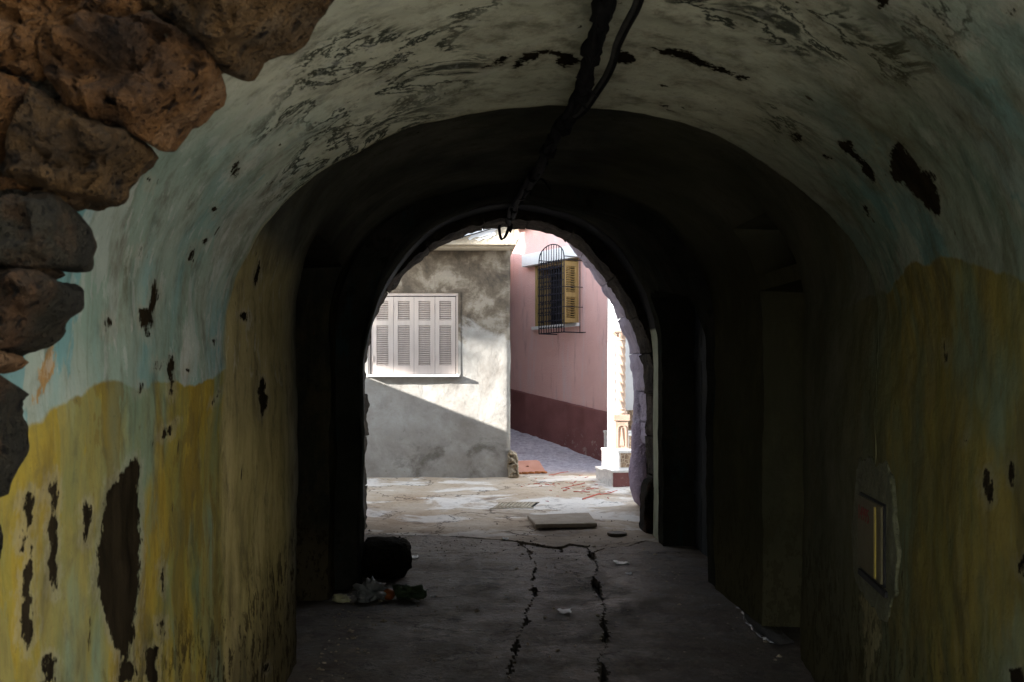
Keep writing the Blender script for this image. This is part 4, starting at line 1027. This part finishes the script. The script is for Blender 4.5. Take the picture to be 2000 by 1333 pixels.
# plinth with sloping top line
mb = MB(); pts = []
for i in range(80):
    s_ = -.03 + 7.0 * i / 79
    zt_ = 1.085 + .125 * s_ + .006 * nz(s_, 0, 0, 5)
    for (z, o_) in ((.15, .05 + .006 * fz(s_, 0, 0, 2, 3)), (.5 + .06 * s_, .048 + .008 * fz(s_, 0, 1, 2, 3)), (zt_ - .012, .045 + .006 * fz(s_, 0, 2, 2, 3)), (zt_, .035), (zt_ + .003, -.01)): mb.v.append(tuple(PP(s_, z, o_)))
for i in range(79):
    for k in range(4): mb.f.append((i*5+k, (i+1)*5+k, (i+1)*5+k+1, i*5+k+1))
mb.f.append((0, 1, 2, 3, 4)); mb.build('plinth', M['plinth'], ph, smooth=40)
MB().box((-.12, -2.6, 4.04), (7.1, .14, 4.10), PM).build('roof_edge', M['concrete'], ph, bevel=.01)
MB().box((ws0 - .1, -.05, wzt), (2.13, .12, wzt + .19), PM).build('lintel', M['white'], ph, bevel=.008)
MB().box((ws0 - .04, -.05, wzb - .05), (ws1 + .05, .05, wzb), PM).build('window_sill', M['white'], ph, bevel=.005)
mb = MB(); mb.box((ws0, -.3, wzb), (ws0 + .05, .01, wzt), PM); mb.box((ws1 - .05, -.3, wzb), (ws1, .01, wzt), PM); mb.box((ws0 + .05, -.3, wzt - .05), (ws1 - .05, .009, wzt), PM)
mb.build('window_frame', M['yellow_wood'], ph, bevel=.004)
MB().box((ws0, -.29, wzb), (ws1, -.27, wzt), PM).build('window_glass', M['dark'], ph)
def leaf(Mx, w, h):
    mb = MB()
    mb.box((0, -.014, 0), (.055, .014, h), Mx); mb.box((w - .055, -.014, 0), (w, .014, h), Mx)
    for z in (0, h * .42, h - .07): mb.box((.055, -.013, z), (w - .055, .013, z + .07), Mx)
    sh = mb.build('shutter', M['yellow_wood'], ph)
    for (z0, z1) in ((.07, h * .42), (h * .42 + .07, h - .07)):
        ns = int((z1 - z0) / .034)
        for k in range(ns):
            MB().box((.055, -.012, -.003), (w - .055, .012, .003), Mx @ Matrix.Translation((0, 0, z0 + (k + .5) * (z1 - z0) / ns)) @ Matrix.Rotation(R(38), 4, 'X')).build('slat', M['yellow_wood'], sh)
leaf(PM @ Matrix.Translation((ws0 + .012, .02, wzb)) @ Matrix.Rotation(R(100), 4, 'Z'), .30, wzt - wzb - .06)
leaf(PM @ Matrix.Translation((1.08, .03, wzb)) @ Matrix.Rotation(R(160), 4, 'Z'), .33, wzt - wzb - .06)
# wrought iron cage
gr = MB(); out = .34; gs0, gs1, gb, gt = .64, 1.30, 2.27, 3.40
def arch_top(s_): u = (s_ - gs0) / (gs1 - gs0); return gt + .21 * math.sqrt(max(0, 1 - (2 * u - 1) ** 2)) * (1.0)
nb = 10
def bar(a, b, r_=.0075, par=None): return MB().tube([PP(*a), PP(*b)], r_, 6).build('grille_bar', M['iron'], ph, smooth=60)
for i in range(nb + 1):
    s_ = gs0 + (gs1 - gs0) * i / nb
    bar((s_, gb, out), (s_, arch_top(s_), out), .009 if i in (0, nb) else .0065)
for j in range(11):
    z = gb + .10 * j + .08
    bar((gs0, z, out), (gs1, z, out), .0055)
    if j in (3, 6, 10): bar((gs0, z, out), (gs0, z, 0), .006)
    mb = MB()
    for i in range(1, nb):
        s_ = gs0 + (gs1 - gs0) * i / nb
        mb.tube([PP(s_, z - .018, out + .004), PP(s_, z, out + .016), PP(s_, z + .016, out + .012)], [.003, .009, .003], 5)
    mb.build('grille_spikes', M['iron'], ph)
MB().tube([PP(gs0 + (gs1 - gs0) * i / 24, arch_top(gs0 + (gs1 - gs0) * i / 24), out) for i in range(25)], .009, 6).build('grille_bar', M['iron'], ph, smooth=60)
bar((gs0, gb, out), (gs1, gb, out), .009); bar((gs0, gb, out), (gs0, gb, 0), .009); bar((gs1, gb, out), (gs1, gb, 0), .009); bar((gs1, gt, out), (gs1, gt, 0), .007); bar((gs0, gt, out), (gs0, gt, 0), .007)
bar((gs0 + .0, gb, .05), (gs0, gt, .05), .007); bar((gs0, gb, .0), (gs0 - .08, gb, .0), .008)
for i in range(5):
    s_ = 1.42 + .1 * i; bar((s_, wzb, -.02), (s_, wzt, -.02), .006)
for j in range(7):
    z = wzb + .07 + j * .14; bar((1.35, z, -.02), (ws1 - .05, z, -.02), .006)
    for i in range(5): MB().tube([PP(1.42 + .1*i, z - .02, -.016), PP(1.42 + .1*i, z, .0), PP(1.42 + .1*i, z + .02, -.008)], [.003, .010, .003], 5).build('grille_spikes', M['iron'], ph)

# ------------------------------------------------------------------ white porch with twisted column and steps
po = empty('white_porch', 'white entrance porch with twisted column and marble steps beside the arch', 'porch')
th2 = R(10)
SM = Matrix.Translation((2.02, 12.02, 0)) @ Matrix.Rotation(th2, 4, 'Z')      # local x right along the risers, y back
def stepb(name, y0, y1, x0, z0, z1, parent=po):
    o = MB().box((x0, y0, z0), (2.4, y1, z1 - .03), SM).build(name, M['marble'], parent, bevel=.004)
    MB().box((x0 - .012, y0 - .015, z1 - .029), (2.4, y1, z1), SM).build('tread', M['marble'], o, bevel=.004)
    return o
s1 = stepb('step', 0, .60, -.01, .12, .455)
s2 = stepb('step', .35, .98, .20, .25, .665)
s3 = stepb('step', .70, 1.6, .44, .30, .86)
MB().box((.004, -.008, .22), (2.4, -.001, .424), SM).build('riser_tile', M['plinth'], s1)
MB().box((.225, .342, .456), (2.4, .349, .634), SM).build('riser_tile', M['tile'], s2)
MB().box((.47, .692, .666), (2.4, .699, .828), SM).build('riser_tile', M['tile'], s3)
cxx, cyy = (1212 - VX) / F * 12.85, 12.85
zc = lambda y: CAMZ - (y - VY) / F * 12.85
pd = MB(); pd.box((cxx - .085, cyy - .085, .60), (cxx + .085, cyy + .085, zc(822))); ped = pd.build('pedestal', M['carved'], po, bevel=.006)
MB().box((cxx - .105, cyy - .105, zc(822)), (cxx + .105, cyy + .105, zc(810))).build('pedestal_cap', M['carved'], ped, bevel=.006)
pmb = MB()
for (a, b) in ((-.06, -.045), (.045, .06)): pmb.box((cxx + a, cyy - .097, zc(872)), (cxx + b, cyy - .084, zc(838)))
for k in range(8):
    a0 = math.pi * k / 8; a1 = math.pi * (k + 1) / 8; zz0 = zc(838)
    pmb.prism([(cxx + .06 * math.cos(a0), zz0 + .06 * math.sin(a0)), (cxx + .06 * math.cos(a1), zz0 + .06 * math.sin(a1)), (cxx + .045 * math.cos(a1), zz0 + .045 * math.sin(a1)), (cxx + .045 * math.cos(a0), zz0 + .045 * math.sin(a0))], cyy - .097, cyy - .084)
pmb.prism([(cxx - .03, zc(870)), (cxx + .03, zc(870)), (cxx + .012, zc(850)), (cxx, zc(834)), (cxx - .012, zc(850))], cyy - .097, cyy - .084)
pmb.build('carved_panel', M['carved'], ped)
zb_, zt_ = zc(810), zc(660)
MB().lathe([(.085, zb_), (.09, zb_ + .02), (.08, zb_ + .04), (.068, zb_ + .05), (.075, zb_ + .07), (.06, zb_ + .085)], cxx, cyy, 24).build('column_base', M['carved'], po, smooth=40)
prof = [(.056, zb_ + .08 + (zt_ - zb_ - .12) * i / 90) for i in range(91)]
MB().lathe(prof, cxx, cyy, 40, lambda r, z, a: r + .020 * abs(math.sin(2.0 * a + z * 27)) - .010).build('column_shaft', M['carved'], po, smooth=50)
cp = MB().lathe([(.058, zt_ - .04), (.068, zt_ - .03), (.06, zt_ - .015), (.07, zt_), (.085, zt_ + .05), (.075, zt_ + .06)], cxx, cyy, 24).build('column_capital', M['carved'], po, smooth=40)
for sgn in (-1, 1):
    pts = [(cxx + sgn * (.078 + .030 * (1 - i / 22) * math.cos(i * .62)), cyy - .07, zt_ + .045 + .030 * (1 - i / 22) * math.sin(i * .62)) for i in range(20)]
    MB().tube(pts, .008, 6).build('volute', M['carved'], cp, smooth=60)
MB().box((cxx - .10, cyy - .09, zt_ + .06), (cxx + .10, cyy + .09, zt_ + .085)).build('abacus', M['carved'], cp, bevel=.005)
# entablature, pilaster next to the pink corner, back wall, dado
MB().box((cxx - .11, cyy - .08, zt_ + .087), (cxx + 2.4, cyy + .10, zt_ + 1.4)).build('entablature', M['white'], po, bevel=.008)
MB().box((2.135, 12.90, .5), (2.195, 13.12, 3.8)).build('pilaster', M['white'], po, bevel=.006)
MB().box((2.38, 14.30, .5), (5.0, 14.5, 3.8)).build('back_wall', M['white'], po)
MB().box((2.425, 14.27, .6), (4.8, 14.298, 1.12)).build('tile_dado', M['tile'], po)
scx = (1243 - VX) / F * 13.6
mb = MB()
for k in range(16):
    z = 1.2 + k * .085
    mb.lathe([(.001, z - .04), (.03, z - .028), (.042, z), (.03, z + .028), (.001, z + .04)], scx + .03, 13.62, 10)
mb.box((scx + .03, 13.6, 1.15), (scx + .7, 13.64, 2.6)); mb.build('scalloped_trim', M['white'], po, smooth=40)
MB().box((scx - .06, 13.58, .87), (scx + .8, 13.66, 1.14)).build('dado_block', M['tile'], po)

# ------------------------------------------------------------------ small things on the ground
def lump(name, label, cat, c, r3, mat, rough=.25, seed=0, group=None, power=2.0, sub=3, parent=None):
    b = bmesh.new(); bmesh.ops.create_icosphere(b, subdivisions=sub, radius=1)
    for v in b.verts:
        p = v.co.copy()
        q = Vector([math.copysign(abs(t) ** (2 / power), t) for t in p])
        d = 1 + rough * fz(p.x + seed * 5, p.y, p.z, 1.3, 4) + rough * .4 * fz(p.x, p.y + seed, p.z, 5, 3)
        v.co = Vector((q.x * r3[0] * d, q.y * r3[1] * d, max(q.z * r3[2] * d, -r3[2] * .92)))
    me = bpy.data.meshes.new(name); b.to_mesh(me); b.free(); me.materials.append(mat); me.shade_smooth()
    o = bpy.data.objects.new(name, me); C.objects.link(o)
    o.location = (c[0], c[1], c[2] + r3[2] * .90)
    if parent: o.parent = parent
    else: tag(o, label, cat, group)
    return o
p = G(752, 1132)
blk = lump('stone_block', 'large dark squared stone block by the left wall near the far arch', 'stone block', (p.x, p.y + .15, p.z), (.195, .17, .150), M['boulder'], .15, 3, power=3.4, sub=5)
# litter heap at the foot of the block: separate pieces
def crumple(name, label, cat, px, py, size, mat, seed, flat=.45, group=None, sub=3):
    p = G(px, py)
    return lump(name, label, cat, p, (size, size * .8, size * flat), mat, .9, seed, group, 2, sub)
crumple('yellow_wrapper', 'crumpled yellowish wrapper at the far left of the litter on the floor', 'litter', 668, 1176, .055, M['olive_wrap'], 1, .5)
crumple('plastic_bag', 'crumpled white plastic bag in the litter below the stone block', 'litter', 728, 1172, .085, M['foil'], 2, .8, 'torn white bags in the litter', sub=4)
crumple('plastic_bag', 'small torn white bag beside the crumpled bag left of the orange', 'litter', 713, 1176, .05, M['foil'], 3, .7, 'torn white bags in the litter')
p = G(759, 1172); lump('orange', 'round orange fruit lying in the litter on the dark floor', 'fruit', p, (.045, .045, .042), M['orange'], .05, 4)
crumple('leaf_bunch', 'dark green wilted leaves at the right end of the litter', 'leaves', 802, 1168, .09, M['greenbag'], 5, .5, sub=4)
def paper(name, label, px, py, w, d, seed, mat='paper', cat='paper scrap', h=.02, group='white scraps lying on the passage floor'):
    p = G(px, py); mb = MB(); n = 9
    random.seed(seed)
    for j in range(n):
        for i in range(n):
            u, v = i / (n-1) - .5, j / (n-1) - .5
            x = u * w * (1 + .4 * nz(u, v, seed, 3)); y = v * d * (1 + .4 * nz(u, v, seed + 2, 3))
            z = .006 + h * abs(fz(u * 2, v * 2, seed, 1.6, 3)) + .4 * h * (abs(u) * 2) ** 3
            mb.v.append((p.x + x, p.y + y, hz(p.x + x, p.y + y) + z))
    for j in range(n-1):
        for i in range(n-1): mb.f.append((j*n+i, j*n+i+1, (j+1)*n+i+1, (j+1)*n+i))
    o = mb.build(name, M[mat], smooth=40, fix=False); md = o.modifiers.new('thick', 'SOLIDIFY'); md.thickness = .0015
    return tag(o, label, cat, group)
paper('paper_scrap', 'bright crumpled white scrap right of the right-hand floor crack', 1214, 1104, .11, .14, 1, 'bright', h=.016)
paper('paper_scrap', 'small torn white scrap lying between the two floor cracks', 1103, 1197, .09, .10, 2, 'bright', h=.014)
paper('paper_scrap', 'tiny white scrap beside the right edge of the dark stone block', 810, 1091, .05, .11, 3, 'bright', h=.012)
paper('paper_scrap', 'small pale scrap near the edge of shade left of the concrete cover', 987, 1053, .055, .07, 4, h=.02)
paper('paper_scrap', 'thin faded scrap below the bright crumpled scrap on the right floor', 1228, 1122, .045, .06, 5, h=.006)
paper('paper_scrap', 'narrow pale scrap on the floor right of the wilted leaves', 846, 1166, .04, .03, 6, h=.012)
paper('paper_scrap', 'thin grey scrap just below the wilted green leaves', 812, 1175, .045, .03, 7, h=.008)
# concrete inspection cover, tilted on the street edge
p0, p1, p2, p3 = G(1046, 1036), G(1166, 1034), G(1150, 1008), G(1030, 1014)
mb = MB(); t_ = .04
tops = [p + Vector((0, 0, h_)) for p, h_ in ((p0, .060), (p1, .060), (p2, .036), (p3, .042))]
lows = [t - Vector((0, 0, t_)) for t in tops]
mb.add(tops + lows, [(0, 1, 2, 3), (7, 6, 5, 4), (0, 4, 5, 1), (1, 5, 6, 2), (2, 6, 7, 3), (3, 7, 4, 0)])
tag(mb.build('concrete_cover', M['concrete'], bevel=.006), 'flat grey concrete inspection cover lying loose on the street edge', 'cover')
p = G(1205, 1046)
tag(MB().lathe([(.085, p.z - .01), (.092, p.z + .006), (.094, p.z + .026), (.085, p.z + .03), (.06, p.z + .026), (.03, p.z + .028)], p.x, p.y, 28).build('iron_cap', M['iron_rust'], smooth=40), 'small round iron cap on the ground right of the concrete cover', 'cap')
# drain grate
dr = empty('drain_grate', 'slotted drain grate set in the pale street', 'drain')
a, b_ = G(968, 990), G(1034, 990); d0, d1 = G(1000, 994).y, G(1000, 984).y
def slab4(pts, top, th, mat, name):
    v = [(x, y, hz(x, y) + top) for x, y in pts] + [(x, y, hz(x, y) + top - th) for x, y in pts]
    return MB().add(v, [(0, 1, 2, 3), (7, 6, 5, 4), (0, 4, 5, 1), (1, 5, 6, 2), (2, 6, 7, 3), (3, 7, 4, 0)]).build(name, M[mat], dr)
slab4([(a.x - .05, d0 - .01), (b_.x + .02, d0 - .01), (b_.x + .12, d1 + .01), (a.x + .05, d1 + .01)], .005, .01, 'dark', 'grate_pit')
for k in range(10):
    x = a.x - .02 + (b_.x - a.x) * k / 9
    slab4([(x - .012, d0), (x + .014, d0), (x + .104, d1), (x + .078, d1)], .013, .01, 'cornice', 'grate_bar')
slab4([(a.x - .07, d0 - .035), (b_.x + .03, d0 - .035), (b_.x + .04, d0), (a.x - .06, d0)], .0115, .01, 'cornice', 'grate_frame')
slab4([(a.x + .04, d1), (b_.x + .12, d1), (b_.x + .13, d1 + .03), (a.x + .05, d1 + .03)], .0115, .01, 'cornice', 'grate_frame')
# terracotta panel leaning at the house corner
cl = empty('terracotta_panel', 'pink terracotta panel with a hole leaning at the grey house corner', 'panel')
q0, q1 = G(1011, 926), G(1066, 924)
A_ = q0 + Vector((0, 0, .015)); B_ = q1 + Vector((0, 0, .015)); up = Vector((-.02, .50, .17)) * .75
mb = MB(); hc = (A_ + B_) / 2 + up * .5 + Vector((-.035, 0, 0)); ring = []; ex_ = (B_ - A_)
N_ = 20; rr = .024
hole = [hc + (ex_.normalized() * math.cos(2*math.pi*k/N_) + up.normalized() * math.sin(2*math.pi*k/N_)) * rr for k in range(N_)]
rim_ = []
cor = [A_, B_, B_ + up + Vector((-.045, 0, 0)), A_ + up]
for k in range(N_):
    t = (k / N_ * 4 + 2.5) % 4; i = int(t); rim_.append(cor[i].lerp(cor[(i+1) % 4], t - i))
nn = ex_.cross(up).normalized() * .03
vsx = hole + rim_ + [v - nn for v in hole] + [v - nn for v in rim_]
fs = []
for k in range(N_):
    k2 = (k + 1) % N_
    fs += [(k, k2, N_ + k2, N_ + k), (2*N_ + k, 3*N_ + k, 3*N_ + k2, 2*N_ + k2), (k, 2*N_ + k, 2*N_ + k2, k2), (N_ + k, N_ + k2, 3*N_ + k2, 3*N_ + k)]
mb.add(vsx, fs).build('panel', M['clay'], cl)
for k in range(5):
    p = A_.lerp(B_, .05 + .22 * k); lump('broken_edge', '', '', p - Vector((0, .02, .02)), (.045, .03, .016), M['clay_broken'], .5, k, parent=cl)
# red plastic shreds scattered on the street
mb = MB(); random.seed(77)
def shred(px, py, px2, py2, w):
    a, b = G(px, py), G(px2, py2); n = 8; pts = []
    for i in range(n):
        t = i / (n - 1); p = a.lerp(b, t); p.z = hz(p.x, p.y) + .008 + .004 * abs(nz(i, px, 0, .9)); p.y += .03 * nz(i * .4, px, 3); pts.append(p)
    mb.tube(pts, [w * (.4 + .6 * abs(nz(i, py, 1, .7)) + .2) for i in range(n)], 5, .3)
shred(1138, 976, 1172, 966, .012); shred(1172, 968, 1206, 960, .005); shred(1120, 962, 1152, 963, .007); shred(1096, 956, 1142, 945, .006); shred(1145, 958, 1160, 957, .007); shred(1072, 929, 1110, 922, .005)
for _ in range(60):
    px, py = random.gauss(1110, 45), random.gauss(948, 16)
    if py < 930: continue
    shred(px, py, px + random.uniform(2, 8), py + random.uniform(-1.5, 1.5), random.uniform(.002, .006))
tag(mb.build('red_shreds', M['red'], smooth=60), 'thin red shreds strewn over the pale street before the steps', 'litter', kind='stuff')
# grit and pebbles at the shade edge
mb = MB()
for _ in range(300):
    px, py = random.uniform(720, 1290), random.gauss(1052, 22)
    if py < 990 or py > 1200: continue
    p = G(px, py); r_ = random.uniform(.002, .007) * (1 if random.random() < .92 else 2.2); z = hz(p.x, p.y) + r_ * .3
    v = [Vector((p.x + r_ * random.uniform(.7, 1.3) * math.cos(a), p.y + r_ * random.uniform(.7, 1.3) * math.sin(a), z)) for a in (0, 1.3, 2.5, 3.8, 5.1)]
    mb.add(v + [Vector((p.x, p.y, z + r_)), Vector((p.x, p.y, z - r_))], [(i, (i+1) % 5, 5) for i in range(5)] + [((i+1) % 5, i, 6) for i in range(5)])
tag(mb.build('grit', M['dirt'], fix=False), 'dark grit and pebbles strewn along the shaded street edge', 'grit', kind='stuff')
mb = MB(); random.seed(41)
for _ in range(420):
    y = random.uniform(4.9, 9.3); x = -.72 + 2.6 * random.random()
    if random.random() < .55: x = random.choice([-.70 + abs(random.gauss(0, .14)), 1.86 - abs(random.gauss(0, .14))])
    r_ = random.uniform(.003, .010) * (1 if random.random() < .9 else 2.0); z = hz(x, y) + r_ * .25
    v = [Vector((x + r_ * random.uniform(.6, 1.5) * math.cos(a), y + r_ * random.uniform(.6, 1.5) * math.sin(a), z)) for a in (0, 1.3, 2.5, 3.8, 5.1)]
    mb.add(v + [Vector((x, y, z + r_ * .7)), Vector((x, y, z - r_))], [(i, (i+1) % 5, 5) for i in range(5)] + [((i+1) % 5, i, 6) for i in range(5)])
tag(mb.build('plaster_chips', M['rubble'], fix=False), 'pale plaster chips scattered over the dark passage floor', 'chips', kind='stuff')
# wet plastic film at the right wall
mb = MB(); path = [(1436, 1190), (1448, 1200), (1456, 1218), (1468, 1232), (1482, 1246), (1496, 1256), (1512, 1266)]
rows = []
for i, (px, py) in enumerate(path):
    a = G(px, py)
    for k in range(8):
        p = a + Vector((.20 * k / 7 * (1 - .04 * i), .08 * k / 7, 0)); p.z = hz(p.x, p.y) + .007 + .018 * math.exp(-k * .9) * (1 + nz(i, k, 0, .8)) + .004 * fz(i * .7, k * .7, 2, 1, 3); mb.v.append(tuple(p))
for i in range(len(path) - 1):
    for k in range(7): mb.f.append((i*8+k, i*8+k+1, (i+1)*8+k+1, (i+1)*8+k))
random.seed(8)
ed = dense([G(px, py) + Vector((0, 0, .016 + .01 * random.random())) for px, py in path], 7)
ed = [p + Vector((random.uniform(-.008, .008), random.uniform(-.01, .01), random.uniform(-.004, .006))) for p in ed]
fe = MB().tube(ed, [.0004 + .013 * max(0, random.random() - .45) for _ in ed], 7, .5)
o = mb.build('plastic_film', M['film'], smooth=180); fe.build('film_edge', M['filmedge'], o, smooth=60); md = o.modifiers.new('sub', 'SUBSURF'); md.levels = 2; md.render_levels = 2
tag(o, 'wet glinting strip of clear plastic film on the floor by the right wall', 'plastic film')

# ------------------------------------------------------------------ invented out-of-view surroundings that shape the light and shade
yw = empty('yard_wall', 'low yard wall closing the street to the left of the arch', 'wall')
MB().box((-3.3, 7.6, -.1), (-3.0, 12.9, 2.30)).build('wall_body', M['laneplaster'], yw)  # added to throw the diagonal shade on the grey wall
MB().box((-3.34, 7.55, 2.30), (-2.985, 12.9, 2.345)).build('coping', M['concrete'], yw, bevel=.01)
rh = empty('rear_house', 'sunlit white house closing the small square behind the viewpoint', 'house')
MB().box((3.4, -7.5, -.1), (4.2, -.3, 5.5)).build('wall_side', M['white'], rh)  # added bright wall, reflects sun into the near vault
MB().box((-3.0, -8.2, -.1), (4.2, -7.6, 5.5)).build('wall_back', M['laneplaster'], rh)
lw = empty('lane_wall', 'plastered wall beside the near stone arch, left of the viewpoint', 'wall')
MB().box((-2.2, -1.7, -.1), (-1.76, 1.55, 6.5)).build('wall_body', M['laneplaster'], lw)  # added to keep sun off the arch and dim the right wall
# added out of view: leaf crown shaped along sun rays to shade the upper grey wall
tr = empty('tree', 'leafy tree standing beyond the yard wall to the left', 'tree')
random.seed(13)
MB().tube(dense([(-13.2, 10.6, 0), (-13.1, 10.5, 2.2), (-13.3, 10.3, 4.4), (-13.2, 10.0, 6.5), (-13.0, 9.7, 8.5), (-13.1, 9.6, 10.5)], 4), [.28 - .009 * i for i in range(21)], 10, .2).build('trunk', M['bark'], tr, smooth=60)
for k in range(7):
    a = random.uniform(0, 6.28); z = 6.3 + k * .6
    MB().tube(dense([(-13.2, 10.0, z), (-13.2 + .7 * math.cos(a), 10 + .6 * math.sin(a), z + .5), (-13.2 + 1.5 * math.cos(a), 10 + 1.2 * math.sin(a), z + 1.3)], 4), [.09 - .009 * i for i in range(9)], 7).build('branch', M['bark'], tr, smooth=60)
mb = MB(); low = [(7.56, 9.6), (7.62, 8.0), (7.725, 7.43), (7.84, 7.2), (7.95, 6.94), (8.06, 6.55), (8.13, 6.40), (8.36, 6.46), (8.43, 8.3), (8.8, 8.7), (11.27, 9.0)]
cnt = 0
while cnt < 15000:
    y = random.uniform(7.0, 11.8); z = random.uniform(6.0, 13.0); x = random.uniform(-14.6, -11.8)
    yr, zr = y - .36 * (x + 13), z + .384 * (x + 13)              # where the sun ray through this leaf crosses x = -13
    if yr < 7.6 or yr > 11.2 or zr < ip(low, yr) + .05 + .12 * nz(x, y, z, 3): continue
    cnt += 1
    d = Vector((random.gauss(0, 1), random.gauss(0, 1), random.gauss(0, .6))).normalized(); e = d.cross(Vector((random.random(), .3, 1))).normalized(); L_ = random.uniform(.11, .20)
    c0 = Vector((x, y, z)); mb.add([c0 - d * L_, c0 + e * L_ * .45, c0 + d * L_, c0 - e * L_ * .45], [(0, 1, 2, 3)])
mb.build('crown', M['leaf'], tr, fix=False)
